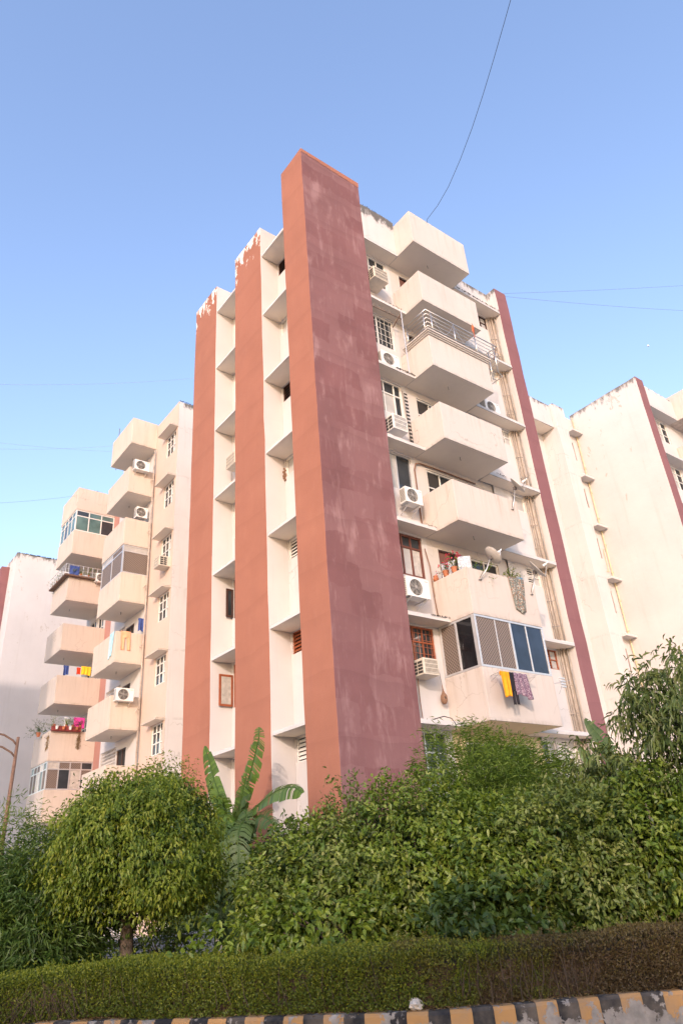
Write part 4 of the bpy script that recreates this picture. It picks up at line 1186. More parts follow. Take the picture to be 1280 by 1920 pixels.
def crown(name, parent, centre, rad, n_twigs, per, L, W, mat, seed, spread=.12, droop_axis=.6, shell=.35, fold=.25, amp=.16, up=.35, cut=None, twig_len=.25, droop=.1, six=False, light=None):
    """Leafy crown: twigs start in the outer shell of a lumpy ellipsoid, leaves sit along each twig."""
    rad = np.array(rad); c = np.array(centre)
    D = unit(n_twigs)
    if cut is not None:
        D = D[D[:, 2] > cut]
    r = lumpy(D, seed, amp) * (1 - shell * RNG.random(len(D)) ** 1.8)
    T = c + D * rad * r[:, None]
    out = D / rad; out /= np.linalg.norm(out, axis=1, keepdims=True)
    td = out * .8 + RNG.normal(size=out.shape) * .45 + np.array([0, 0, -droop_axis])
    td /= np.linalg.norm(td, axis=1, keepdims=True)
    m = len(T)
    s = RNG.random((m, per, 1))
    P = T[:, None] + td[:, None] * (s * twig_len) + RNG.normal(size=(m, per, 3)) * spread * .35
    A = td[:, None] * .7 + RNG.normal(size=(m, per, 3)) * .65 + np.array([0, 0, -droop_axis * .7])
    Nn = out[:, None] * .9 + np.array([0, 0, up]) + RNG.normal(size=(m, per, 3)) * .45
    tw = RNG.random((m, 1)); rnd = np.clip(.62 * tw + .38 * RNG.random((m, per)), 0, 1).ravel()
    N = m * per
    Ls = L * RNG.uniform(.65, 1.25, N); Ws = W * RNG.uniform(.75, 1.2, N)
    return leaf_mesh(name, P.reshape(-1, 3), A.reshape(-1, 3), Nn.reshape(-1, 3), Ls, Ws, mat, parent, fold, droop, rnd, six)

def pol(az, D, z=None, tan=None):
    a = math.radians(az)
    return Vector((CAM.x + D * math.sin(a), CAM.y + D * math.cos(a), z if z is not None else CAM.z + D * tan))

LM = {}
HEDGE_DRY = KL[len(KL) // 2].x + 5.0      # the hedge has dried out to the right of here
LM['fig'] = leafmat('weeping_fig_leaf', [(.075, .125, .014), (.13, .19, .018), (.21, .26, .024), (.32, .33, .045)], .40, .42)
LM['bush'] = leafmat('broad_bush_leaf', [(.064, .110, .012), (.110, .172, .017), (.185, .245, .026), (.30, .325, .075)], .32, .42, gloss=.45)
LM['bush2'] = leafmat('olive_bush_leaf', [(.06, .095, .016), (.10, .14, .022), (.165, .205, .036), (.27, .28, .09)], .30, .45, gloss=.4)
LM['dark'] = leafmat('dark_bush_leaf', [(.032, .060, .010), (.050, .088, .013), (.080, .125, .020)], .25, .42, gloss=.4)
LM['feather'] = leafmat('needle_leaf', [(.11, .18, .022), (.17, .255, .032), (.27, .35, .05)], .45, .45)
LM['oleander'] = leafmat('slender_leaf', [(.045, .09, .018), (.07, .125, .022), (.12, .18, .032)], .35, .42)
LM['mango'] = leafmat('drooping_leaf', [(.055, .085, .018), (.09, .13, .024), (.15, .18, .04), (.23, .22, .08)], .30, .42, gloss=.45)
LM['hedge'] = leafmat('hedge_leaf', [(.055, .085, .010), (.10, .135, .014), (.17, .19, .020)], .30, .5, patch=((.085, .052, .028), .9, .46, .62, .90), slope=.10)
LM['hedge_tip'] = leafmat('hedge_tip_leaf', [(.12, .17, .014), (.19, .23, .020), (.28, .29, .030)], .35, .5, patch=((.115, .075, .034), .9, .48, .64, .85), slope=.10)
LM['banana'] = leafmat('banana_leaf', [(.06, .115, .016), (.09, .165, .023), (.125, .21, .03)], .40, .38, gloss=.5)
LM['banana_dark'] = leafmat('old_banana_leaf', [(.05, .09, .022), (.08, .125, .03)], .28, .5)
LM['dry'] = leafmat('dry_leaf', [(.20, .13, .06), (.30, .20, .09)], .2, .7)
LM['flower_red'] = leafmat('pink_petal', [(.50, .03, .06), (.62, .06, .12)], .3, .5)
LM['flower_yel'] = leafmat('yellow_petal', [(.70, .45, .02), (.8, .55, .04)], .3, .5)

# ---- clipped round tree
TB = pol(21.9, 12.0, KZ - .04)
ft = thing('fig_tree', 'round clipped tree with glossy yellow-green drooping leaves', 'tree', TB)
tc = Vector((TB.x + .04, TB.y, 2.20))
mb = MB(); mb.tube([(0, 0, -.05), (.03, .01, .5), (.0, .0, 1.0), (.02, .02, 1.5)], [.12, .095, .085, .06], 10)
for i in range(9):
    a = i * 2.4; rr = .75 + .15 * (i % 3)
    p = Vector((.01, .01, .75 + .06 * i))
    mb.tube([p, p + Vector((math.cos(a) * rr * .45, math.sin(a) * rr * .45, .35)), p + Vector((math.cos(a) * rr, math.sin(a) * rr, .75))], [.045, .03, .012], 6)
mb.build('trunk', 'bark', ft, smooth=True)
crown('crown', ft, tc - TB, (1.10, 1.10, 1.00), 1700, 19, .066, .030, LM['fig'], 3, .12, .95, .32, twig_len=.27, amp=.17, droop=.15, cut=-.80)
for i, (dx, dy, dz, r) in enumerate(((-.75, -.5, .25, .52), (.55, -.75, .1, .55), (-.2, -.85, .55, .50), (.75, -.2, .45, .50), (-.85, .1, -.25, .48), (.1, -.95, -.35, .50), (.35, -.3, .85, .42), (-.5, -.2, .78, .42), (.85, -.45, -.35, .42))):
    crown('crown', ft, tc - TB + Vector((dx * .92, dy * .92, dz * .92 - .08)), (r * .95, r * .95, r * .9), 210, 16, .064, .029, LM['fig'], 400 + i, .12, .95, .5, twig_len=.24, amp=.25, droop=.15)
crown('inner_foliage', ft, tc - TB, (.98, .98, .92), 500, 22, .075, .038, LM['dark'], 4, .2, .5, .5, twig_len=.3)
# stray shoots on top
crown('shoot', ft, tc - TB + Vector((.45, .0, .95)), (.35, .3, .24), 70, 14, .05, .02, LM['fig'], 5, .1, .3, .6, twig_len=.22)

# ---- broad-leaved shrubs behind the hedge
def shrub(label, az, D, zc, rad, mat, tw, per, L, W, seed, droop_axis=.35, twig=.28, cat='shrub', name='leafy_shrub', inner=True, group=None, fold=.22, droop=.12, six=False, amp=.24, stems=12, spread=.12, shell=.48):
    base = pol(az, D, KZ - .05)
    t = thing(name, label, cat, base, group)
    c = Vector((base.x, base.y, zc))
    mb = MB(); r_ = random.Random(seed)
    for i in range(stems):
        a = r_.uniform(0, 6.28); q = r_.uniform(.3, .75)
        tip = Vector((math.cos(a) * rad[0] * q, math.sin(a) * rad[1] * q, zc - base.z + rad[2] * r_.uniform(.2, .75)))
        mb.tube([(.05 * math.cos(a), .05 * math.sin(a), -.05), tip * .5 + Vector((0, 0, .12)), tip], [.03, .02, .006], 6)
    mb.build('stem', 'bark', t, smooth=True)
    o = crown('foliage', t, c - base, rad, tw, per, L, W, mat, seed, spread, droop_axis, shell, twig_len=twig, fold=fold, droop=droop, six=six, amp=amp)
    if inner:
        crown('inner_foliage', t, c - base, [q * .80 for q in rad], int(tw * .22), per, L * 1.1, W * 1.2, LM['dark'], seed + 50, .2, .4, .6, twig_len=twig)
    return t
shrub('broad-leaved green shrub at the left end beside the banana plant', 34.2, 11.9, 1.36, (1.02, .9, 1.02), LM['bush'], 1250, 15, .088, .042, 21, six=True)
shrub('broad-leaved shrub in front of the maroon corner tower', 38.2, 11.7, 1.42, (1.25, .95, 1.08), LM['bush2'], 1500, 15, .076, .036, 22, six=True)
shrub('pale-tipped broad-leaved shrub left of the feathery shrub', 43.4, 11.6, 1.45, (1.20, .95, 1.20), LM['bush'], 1350, 15, .088, .042, 23, six=True)
shrub('large-leaved shrub right below the feathery yellow-flowered shrub', 48.6, 11.3, 1.35, (1.15, .90, 1.08), LM['bush'], 1100, 14, .105, .046, 24, six=True)
shrub('broad-leaved shrub right of the feathery shrub', 53.8, 11.4, 1.36, (1.15, .90, 1.02), LM['bush2'], 1450, 15, .080, .038, 25, six=True)
shrub('broad-leaved shrub below the drooping tree at the right', 59.0, 11.6, 1.40, (1.15, .90, 1.06), LM['bush'], 1300, 15, .092, .046, 26, six=True)
shrub('broad-leaved shrub at the right edge of the picture', 64.4, 11.8, 1.42, (1.2, .95, 1.18), LM['bush'], 1000, 15, .092, .046, 27, six=True)
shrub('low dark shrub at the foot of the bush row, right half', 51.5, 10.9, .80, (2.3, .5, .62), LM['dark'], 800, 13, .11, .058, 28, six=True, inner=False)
shrub('low dark shrub at the foot of the bush row, left half', 38.5, 10.75, .86, (1.9, .5, .60), LM['bush'], 700, 13, .10, .05, 29, six=True, inner=False)

# ---- feathery shrub with yellow flowers
fs = shrub('tall feathery shrub with needle leaves and small yellow flowers', 49.0, 13.6, 1.75, (1.62, 1.25, 1.78), LM['feather'], 3300, 26, .125, .0105, 31, droop_axis=-.15, twig=.42, name='feathery_shrub', inner=False, fold=.1, droop=.25, amp=.22, stems=14, spread=.16, shell=.5)
fb = pol(49.0, 13.6, KZ - .05)
P_ = []
for _ in range(26):
    d = unit(1)[0]; d[2] = abs(d[2]); P_.append(np.array([0, 0, 1.75 - fb.z]) + d * np.array((1.66, 1.3, 1.86)))
P_ = np.repeat(np.array(P_), 5, 0)
leaf_mesh('flower', P_, RNG.normal(size=P_.shape) + np.array([0, 0, .6]), unit(len(P_)), np.full(len(P_), .045), np.full(len(P_), .03), LM['flower_yel'], fs)

# ---- tree with drooping leaves at the right
rt = thing('drooping_tree', 'loose small tree with dark drooping leaves at the right edge', 'tree', pol(62.2, 11.9, KZ - .05))
R0 = rt.location
mb = MB()
mb.tube([(0, 0, -.05), (.05, 0, 1.0), (.0, .05, 2.0), (.1, .05, 3.0)], [.07, .06, .045, .02], 8)
clumps = [(62.3, 12.0, 2.75, .85), (59.4, 12.0, 2.60, .60), (60.8, 12.0, 3.35, .62), (63.8, 11.8, 3.55, .70), (66.0, 11.8, 2.9, .8), (57.3, 12.2, 2.75, .42), (56.0, 12.4, 3.0, .28), (59.9, 12.1, 3.85, .26), (62.0, 12.1, 3.95, .40), (64.2, 12.0, 4.15, .32), (55.2, 12.6, 2.55, .38)]
for (a, D, z, r) in clumps:
    q = pol(a, D, z) - R0
    mb.tube([(.03, .03, min(1.6, q.z * .5)), q * .6 + Vector((0, 0, .25)), q], [.035, .022, .008], 6)
mb.build('trunk', 'bark', rt, smooth=True)
for i, (a, D, z, r) in enumerate(clumps):
    crown('crown', rt, pol(a, D, z) - R0, (r, r, r * .8), int(330 * r * r * .62) + 22, 9, .14, .036, LM['mango'], 41 + i, .1, .8, .75, twig_len=.32, droop=.3, fold=.3, six=True)

# ---- slender-leaved shrubs at the left
shrub('slender-leaved green shrub at the left edge below the street lamp', 12.2, 13.0, 1.55, (1.15, 1.0, 1.12), LM['feather'], 1300, 18, .12, .015, 61, droop_axis=.2, twig=.36, name='slender_shrub', stems=9)
shrub('dark slender-leaved shrub between the left edge and the round tree', 16.6, 12.4, 1.25, (.95, .8, 1.0), LM['oleander'], 1100, 16, .13, .020, 62, droop_axis=.2, twig=.34, name='slender_shrub', stems=9)
shrub('shaded dark shrub at the foot of the left bushes', 14.6, 12.6, .80, (1.2, .5, .75), LM['dark'], 700, 14, .11, .03, 63, name='low_shrub', inner=False)
shrub('small dark shrub between the round tree and the hedge', 24.6, 12.6, .75, (.55, .4, .30), LM['oleander'], 260, 12, .07, .025, 64, name='low_shrub', inner=False)

# ---- banana plants
def banana_leaf(parent, pts, width, mat, tears=.35, seed=0, name='leaf', roll=0.0, facing=None):
    r_ = random.Random(seed)
    P = [Vector(p) for p in pts]
    # smooth the midrib
    N = 46; mid = []
    for i in range(N + 1):
        t = i / N * (len(P) - 1); k = min(int(t), len(P) - 2); f = t - k
        a, b, c_, d = P[max(k - 1, 0)], P[k], P[k + 1], P[min(k + 2, len(P) - 1)]
        mid.append(.5 * ((2 * b) + (c_ - a) * f + (2 * a - 5 * b + 4 * c_ - d) * f * f + (3 * b - a - 3 * c_ + d) * f ** 3))
    mb = MB(); vals = []
    facing = Vector(facing) if facing else Vector((-.7, -.7, .35))
    for side in (-1, 1):
        lag = 0.0
        for i in range(N):
            t0, t1 = i / N, (i + 1) / N
            if r_.random() < tears: lag = r_.uniform(-.75, .10)
            gap = r_.uniform(.35, .75) if r_.random() < tears else 1.0
            row = []
            for t, m in ((t0, mid[i]), (t0 + (t1 - t0) * gap, mid[i].lerp(mid[i + 1], gap))):
                w = width * (math.sin(math.pi * min(1, max(.0, (t * .93 + .06)))) ** .62)
                d = (mid[min(i + 1, N)] - mid[max(i - 1, 0)]).normalized()
                s = d.cross(facing).normalized() * side
                up = s.cross(d) * side
                e1 = m + s * w * .5 + up * w * .12 + Vector((0, 0, w * lag * .25)) + d * w * .10
                e2 = m + s * w + up * (w * .02) + Vector((0, 0, w * (lag * .8 - .10))) + d * w * .25
                row += [m, e1, e2]
            n = len(mb.v); mb.v += [tuple(q) for q in row]
            vals += [r_.random()] * 6
            f1, f2 = (n, n + 3, n + 4, n + 1), (n + 1, n + 4, n + 5, n + 2)
            if side > 0: f1, f2 = f1[::-1], f2[::-1]
            mb.f += [f1, f2]; mb.mi += [0, 0]
    o = mb.build(name, mat, parent, smooth=True)
    at = o.data.attributes.new('rnd', 'FLOAT', 'POINT'); at.data.foreach_set('value', vals)
    mb = MB(); mb.tube([m - facing * .004 for m in mid], [.028 * (1 - .8 * i / N) + .004 for i in range(N + 1)], 6); mb.build('midrib', LM['banana'], o, smooth=True)
    return o
bp = thing('banana_plant', 'banana plant with torn upright leaves before the terracotta towers', 'banana plant', (-1.25, 2.9, 0))
B0 = bp.location
def bl(pts, w, m, seed, tears=.3, facing=None): banana_leaf(bp, [Vector(p) - B0 for p in pts], w, m, tears, seed, facing=facing)
for (x, y, h, r) in ((-1.25, 2.9, 2.9, .13), (-1.55, 2.55, 2.4, .11), (-1.1, 3.5, 2.7, .11)):
    mb = MB(); mb.tube([Vector((x, y, -.05)) - B0, Vector((x, y, h * .5)) - B0, Vector((x + .02, y - .03, h)) - B0], [r, r * .85, r * .5], 10); mb.build('stem', LM['banana_dark'], bp, smooth=True)
bl([(-1.25, 2.80, 2.7), (-1.22, 2.45, 3.45), (-1.2, 2.05, 4.15), (-1.2, 1.72, 4.75), (-1.2, 1.70, 5.05)], .29, LM['banana'], 71, .36, (-.9, -.25, .2))
bl([(-1.15, 3.20, 2.7), (-1.2, 3.55, 3.4), (-1.2, 4.1, 4.2), (-1.2, 4.62, 5.08)], .24, LM['banana'], 72, .10, (-.85, -.5, .1))
bl([(-1.25, 2.85, 2.8), (-1.2, 2.1, 3.12), (-1.2, 1.1, 3.42), (-1.2, .3, 3.46), (-1.2, -.12, 3.28)], .25, LM['banana'], 73, .16, (-.7, .1, .75))
bl([(-1.25, 2.9, 2.7), (-1.35, 2.3, 3.15), (-1.45, 1.9, 3.0), (-1.5, 1.7, 2.4)], .30, LM['banana_dark'], 74, .35)
bl([(-1.25, 2.9, 2.6), (-1.6, 2.6, 3.1), (-1.9, 2.3, 2.9), (-2.1, 2.05, 2.2)], .30, LM['banana'], 75, .3)
bl([(-1.2, 3.0, 2.6), (-1.5, 2.9, 3.3), (-1.7, 2.8, 3.55), (-1.9, 2.7, 3.45)], .24, LM['banana'], 76, .3)
bl([(-1.3, 3.0, 2.5), (-1.7, 3.0, 2.8), (-2.1, 3.0, 2.3), (-2.3, 3.0, 1.3)], .32, LM['banana_dark'], 77, .4)
bl([(-1.5, 2.5, 2.2), (-1.8, 2.2, 2.4), (-2.1, 1.9, 1.9), (-2.2, 1.7, .9)], .32, LM['banana_dark'], 78, .4)
bl([(-1.2, 2.6, 2.5), (-1.3, 1.7, 2.95), (-1.4, 1.0, 2.85), (-1.5, .4, 2.5)], .26, LM['banana_dark'], 79, .35)
bl([(-1.3, 3.1, 2.3), (-1.7, 3.4, 2.6), (-2.2, 3.6, 2.0), (-2.5, 3.7, 1.0)], .30, LM['banana_dark'], 80, .4)
bl([(-1.6, 2.4, 2.0), (-2.0, 2.5, 2.1), (-2.4, 2.5, 1.5), (-2.5, 2.5, .6)], .32, LM['banana_dark'], 83, .4)
bl([(-1.0, 3.3, 2.4), (-1.1, 3.9, 3.0), (-1.15, 4.3, 3.1), (-1.2, 4.7, 2.8)], .24, LM['banana_dark'], 84, .4)
bl([(-1.25, 2.85, 2.7), (-1.3, 2.5, 3.2), (-1.32, 2.25, 3.7), (-1.35, 2.05, 4.0)], .26, LM['banana'], 85, .45, (-.9, -.3, .2))
bl([(-1.2, 2.9, 2.8), (-1.28, 2.55, 3.3), (-1.3, 2.3, 3.5), (-1.35, 2.0, 3.35)], .28, LM['banana_dark'], 86, .5, (-.8, -.4, .3))
for i in range(9):
    a = random.Random(300 + i); y0 = 2.6 + .22 * i; x0 = -1.5 - .25 * (i % 3)
    bl([(x0 + .2, y0, 2.3 + .3 * (i % 2)), (x0 - .2, y0 + a.uniform(-.2, .2), 2.45 + .25 * (i % 2)), (x0 - .5, y0 + a.uniform(-.3, .3), 1.7), (x0 - .6, y0 + a.uniform(-.3, .3), .45)], .27, LM['banana_dark'] if i % 4 else LM['dry'], 310 + i, .45)
for i in range(14):
    a = random.Random(500 + i); az = 24.6 + .42 * i; q = pol(az, 17.6 + .5 * (i % 3), 0)
    zt = 2.0 + .9 * ((i * 7) % 5) / 5
    bl([(q.x + .5, q.y + .6, zt - .3), (q.x + .2, q.y + .2, zt + .15), (q.x + a.uniform(-.15, .15), q.y - .1, zt - .4), (q.x + a.uniform(-.3, .3), q.y - .2, .35)], .30, LM['banana_dark'], 520 + i, .35)
b2 = thing('banana_plant', 'banana plant with two broad leaves behind the right-hand bushes', 'banana plant', pol(58.5, 15.5, 0))
B1 = b2.location
mb = MB(); mb.tube([(0, 0, -.05), (.02, 0, 1.2), (0, 0, 2.3)], [.12, .1, .06], 10); mb.build('stem', LM['banana_dark'], b2, smooth=True)
banana_leaf(b2, [(0, 0, 2.1), pol(58.4, 15.0, 2.75) - B1, pol(57.3, 15.0, 3.42) - B1, pol(56.1, 15.0, 4.0) - B1], .20, LM['banana_dark'], .08, 81, facing=(-.6, -.6, .5))
banana_leaf(b2, [(0, 0, 2.0), pol(57.0, 15.0, 2.67) - B1, pol(56.2, 15.0, 3.05) - B1, pol(55.2, 15.0, 3.48) - B1], .16, LM['banana'], .05, 82, facing=(-.6, -.6, .5))

# ---- spiky cordyline in the gap
cd = thing('cordyline', 'small reddish spiky plant in the dark gap beside the trunk', 'plant', pol(26.2, 12.9, KZ))
P_ = np.zeros((26, 3)); P_[:, 2] = .12
A_ = RNG.normal(size=(26, 3)) * .7 + np.array([0, 0, .9])
leaf_mesh('foliage', P_, A_, unit(26), RNG.uniform(.25, .42, 26), np.full(26, .03), leafmat('reddish_blade', [(.12, .05, .04), (.2, .09, .08), (.3, .16, .14)], .2), cd, .2, .2)

# ================================================================== hedge
hg = thing('hedge', 'long clipped low hedge with browned patches above the painted kerb', 'hedge', KL[len(KL) // 2])
H0 = hg.location.copy()
HL = resample(KP, .10); hn = [knorm(HL, i) for i in range(len(HL))]
def hedge_pts(n, jitter):
    """Points over the hedge's rounded cross-section."""
    i = RNG.integers(0, len(HL) - 1, n); f = RNG.random(n)
    base = np.array([[p.x, p.y] for p in HL]); nr = np.array([[p.x, p.y] for p in hn])
    B = base[i] * (1 - f[:, None]) + base[i + 1] * f[:, None]; Nn = nr[i]
    s = RNG.random(n)
    wob = .035 * np.sin(i * .23) + .03 * np.sin(i * .11 + 1)
    # profile: front (0..0.45), shoulder, top (.5..1)
    w0, w1 = .14, .98
    zt = .845 - .09 * np.clip((-6.6 - base[i][:, 0]) / 2, 0, 1) - .03 * np.clip((base[i][:, 0] + 4.5) / 2, 0, 1)
    depth = np.where(s < .52, w0 - .05 + .06 * np.sin(s / .52 * 3.1), w0 + (s - .52) / .48 * (w1 - w0))
    z = np.where(s < .52, KZ + (zt - KZ) * (s / .52) * .97, zt - .0 + .018 * np.sin((s - .52) / .48 * 3.1))
    near = np.clip((s - .42) / .2, 0, 1) * np.clip((.62 - s) / .2, 0, 1)
    depth = depth + near * .05
    Px = B + Nn * (depth + wob)[:, None]
    out = np.where((s < .5)[:, None], np.concatenate([-Nn, np.full((n, 1), .25)], 1), np.concatenate([-Nn * .15, np.ones((n, 1))], 1))
    P = np.concatenate([Px, (z + .025 * np.sin(i * .19 + 2) + .015 * np.sin(i * .51))[:, None]], 1)
    P = P - out * (jitter * RNG.random(n) ** 1.5)[:, None] + RNG.normal(size=(n, 3)) * .010
    # thin places where the twigs show
    g_ = np.sin(i * .37 + z * 9) + np.sin(i * .83 + 1.3 + z * 5) + np.sin(i * 1.9 + z * 17) + .8 * np.sin(i * .071)
    keep = ~((g_ > 1.5) & (s < .5) & (RNG.random(n) < .62))
    return P[keep], out[keep]
vis = lambda P: (P[:, 0] < 1.2) & (P[:, 0] > -10.2)
P, out = hedge_pts(230000, .09); k = vis(P); P, out = P[k], out[k]; n = len(P)
leaf_mesh('foliage', P - np.array(H0), out * .4 + RNG.normal(size=(n, 3)) * .7 + np.array([0, 0, .2]), out + RNG.normal(size=(n, 3)) * .6, RNG.uniform(.020, .040, n), RNG.uniform(.012, .020, n), LM['hedge'], hg, .2)
P, out = hedge_pts(90000, .012); k = vis(P) & (P[:, 2] > .40 + .5 * RNG.random(len(P))); P, out = P[k], out[k]; n = len(P)
leaf_mesh('young_shoots', P - np.array(H0), out * .6 + RNG.normal(size=(n, 3)) * .5 + np.array([0, 0, .5]), out + RNG.normal(size=(n, 3)) * .6, RNG.uniform(.018, .036, n), RNG.uniform(.010, .017, n), LM['hedge_tip'], hg, .2)
mb = MB()
for i in range(len(HL) - 1):
    a, b, na, nb = HL[i], HL[i + 1], hn[i], hn[i + 1]
    A0, B0_ = a + na * .24 - H0, b + nb * .24 - H0; A1, B1_ = a + na * .92 - H0, b + nb * .92 - H0
    mb.quad((A0.x, A0.y, KZ - .02), (A0.x, A0.y, .70), (B0_.x, B0_.y, .70), (B0_.x, B0_.y, KZ - .02))
    mb.quad((A0.x, A0.y, .70), (A1.x, A1.y, .71), (B1_.x, B1_.y, .71), (B0_.x, B0_.y, .70))
    mb.quad((A1.x, A1.y, .71), (A1.x, A1.y, KZ), (B1_.x, B1_.y, KZ), (B1_.x, B1_.y, .71))
mb.build('light_block_core', 'twig', hg)  # solid twig-coloured shell added inside the foliage to block light
# stray shoots standing proud of the clipped top
P, out = hedge_pts(2600, .0); k = vis(P) & (P[:, 2] > .66); P = P[k]; m = len(P)
td = RNG.normal(size=(m, 3)) * .35 + np.array([0, 0, 1.0]); hh = RNG.uniform(.03, .12, (m, 1, 1)); s9 = RNG.random((m, 9, 1))
Q = (P[:, None] + td[:, None] * s9 * hh).reshape(-1, 3); n = len(Q)
leaf_mesh('stray_shoots', Q - np.array(H0), RNG.normal(size=(n, 3)) + np.array([0, 0, .6]), unit(n), RNG.uniform(.018, .034, n), RNG.uniform(.010, .016, n), LM['hedge_tip'], hg, .2)
mb = MB()   # bare twigs at the foot
for _ in range(900):
    i = random.randrange(len(HL) - 1)
    if HL[i].x > 1.2 or HL[i].x < -10.2: continue
    p = HL[i] + hn[i] * random.uniform(.14, .30) - H0; p.z = KZ - .02
    q = p + Vector((random.uniform(-.18, .18), random.uniform(-.18, .18), 0)) - hn[i] * random.uniform(-.05, .10); q.z = KZ + random.uniform(.15, .5)
    mb.tube([p, (p + q) / 2 + Vector((random.uniform(-.03, .03), random.uniform(-.03, .03), 0)), q], [.006, .004, .002], 4, cap=False)
o = mb.build('bare_twigs', 'twig', hg); o['kind'] = 'stuff'
n = 9000
i = RNG.integers(0, len(HL) - 1, n); P = np.array([[HL[j].x, HL[j].y, KZ + .004] for j in i]) + np.array([[hn[j].x, hn[j].y, 0] for j in i]) * RNG.uniform(.10, .32, (n, 1)) + RNG.normal(size=(n, 3)) * np.array([.05, .05, .003])
P = P[vis(P)]; n = len(P)
lt = leaf_mesh('leaf_litter', P, RNG.normal(size=(n, 3)) * np.array([1, 1, .15]), np.array([[0, 0, 1.]]) + RNG.normal(size=(n, 3)) * .3, RNG.uniform(.02, .045, n), RNG.uniform(.010, .02, n), LM['dry'], None, .3)
tag(lt, 'dry brown leaf litter along the foot of the hedge', 'leaf litter', kind='stuff')

# ---- white stone on the kerb
a = math.radians(41.25)
D = (CAM.z - KZ - .04) / .141
sp = Vector((CAM.x + D * math.sin(a), CAM.y + D * math.cos(a), KZ))
mb = MB()
K, J = 12, 7
for j in range(J + 1):
    ph = math.pi * j / J
    for i in range(K):
        th = 2 * math.pi * i / K
        q = .066 * (1 + .16 * math.sin(3 * th + j) + .10 * math.sin(5 * ph + i))
        mb.v.append((1.2 * q * math.sin(ph) * math.cos(th), q * math.sin(ph) * math.sin(th),   .045 + .058 * (1 + .1 * math.sin(4 * th)) * math.cos(ph)))
for j in range(J):
    for i in range(K):
        mb.f.append((j * K + i, (j + 1) * K + i, (j + 1) * K + (i + 1) % K, j * K + (i + 1) % K)); mb.mi.append(0)
st = mb.build('stone', 'stone'); st.location = sp; tag(st, 'pale loose stone lying on the kerb below the hedge', 'stone')

# ---- low wall seen through the gap at the left
lw = thing('low_wall', 'low weathered concrete wall behind the round tree', 'wall', (-4.6, 1.2, 0))
mb = MB(); mb.box(-1.6, 1.9, -.12, .12, 0, .72); mb.build('wall', 'concrete', lw, bevel=.02)
mb = MB(); mb.box(-1.65, 1.95, -.17, .17, .722, .78); mb.build('coping', 'concrete', lw, bevel=.015)

# ================================================================== balcony plants
def potted(label, loc, h, mat, n, L, W, seed, pot='terrapot', pr=.10, flowers=None, name='potted_plant', spread=1.0, up=.8):
    t = thing(name, label, 'potted plant', loc)
    mb = MB(); mb.lathe([(.001, 0), (pr * .7, 0), (pr, pr * 1.6), (pr * 1.12, pr * 1.6), (pr * 1.12, pr * 1.85), (pr * .95, pr * 1.85), (pr * .9, pr * 1.7), (.001, pr * 1.65)], (0, 0, 0), 14); mb.build('pot', pot, t, smooth=False)
    m = n // 8 + 1
    td = RNG.normal(size=(m, 3)) * spread + np.array([0, 0, up]); td /= np.linalg.norm(td, axis=1, keepdims=True)
    s = RNG.random((m, 8, 1)) * .85 + .15
    P = np.array([0, 0, pr * 1.8]) + td[:, None] * s * h + RNG.normal(size=(m, 8, 3)) * .02
    A = td[:, None] * .5 + RNG.normal(size=(m, 8, 3)) * .7
    N = m * 8
    leaf_mesh('foliage', P.reshape(-1, 3), A.reshape(-1, 3), unit(N), RNG.uniform(.7, 1.2, N) * L, RNG.uniform(.7, 1.2, N) * W, mat, t)
    mb = MB()
    for q in td[:10]: mb.tube([(0, 0, pr * 1.6), tuple(Vector(q) * h * .9 + Vector((0, 0, pr * 1.8)))], .004, 4, cap=False)
    o = mb.build('stems', 'twig', t); o['kind'] = 'stuff'
    if flowers:
        fm, fn = flowers
        P = np.array([0, 0, pr * 1.8]) + td[RNG.integers(0, m, fn)] * (h * RNG.uniform(.75, 1.1, (fn, 1))) + RNG.normal(size=(fn, 3)) * .03
        leaf_mesh('flower', P, unit(fn), unit(fn), np.full(fn, .06), np.full(fn, .05), fm, t)
    return t
pz = zk(2) + 1.472
potted('pot of red bougainvillea flowers on the balcony corner', (4.56, -.40, pz), .46, LM['bush'], 120, .06, .03, 91, flowers=(LM['flower_red'], 90), spread=.7)
potted('small pink flowering pot left on the balcony parapet', (4.55, -.05, pz), .30, LM['bush'], 70, .06, .03, 92, flowers=(LM['flower_red'], 40), spread=.7)
potted('leafy pot behind the balcony parapet near the dish mast', (5.35, -.80, pz - .25), .46, LM['feather'], 170, .08, .03, 93, spread=1.2)
potted('yellow-green bushy pot right of the large dish', (6.75, -.82, pz - .10), .34, LM['fig'], 200, .06, .03, 94, spread=.9)
t_ = thing('clay_pot', 'empty red clay pot at the left end of the balcony parapet', 'pot', (4.55, .40, pz))
mb = MB(); mb.lathe([(.001, 0), (.07, 0), (.10, .07), (.08, .13), (.06, .15), (.085, .18), (.07, .18), (.05, .15)], (0, 0, 0), 16); mb.build('body', 'terrapot', t_, smooth=True)
t_ = thing('bucket', 'small blue tub beside the yellow-green pot', 'tub', (7.08, -.82, pz - .05))
mb = MB(); mb.lathe([(.001, 0), (.09, 0), (.11, .16), (.12, .16), (.12, .17), (.10, .17)], (0, 0, 0), 16); mb.build('body', simple('blue_plastic', (.12, .28, .42), .5), t_)
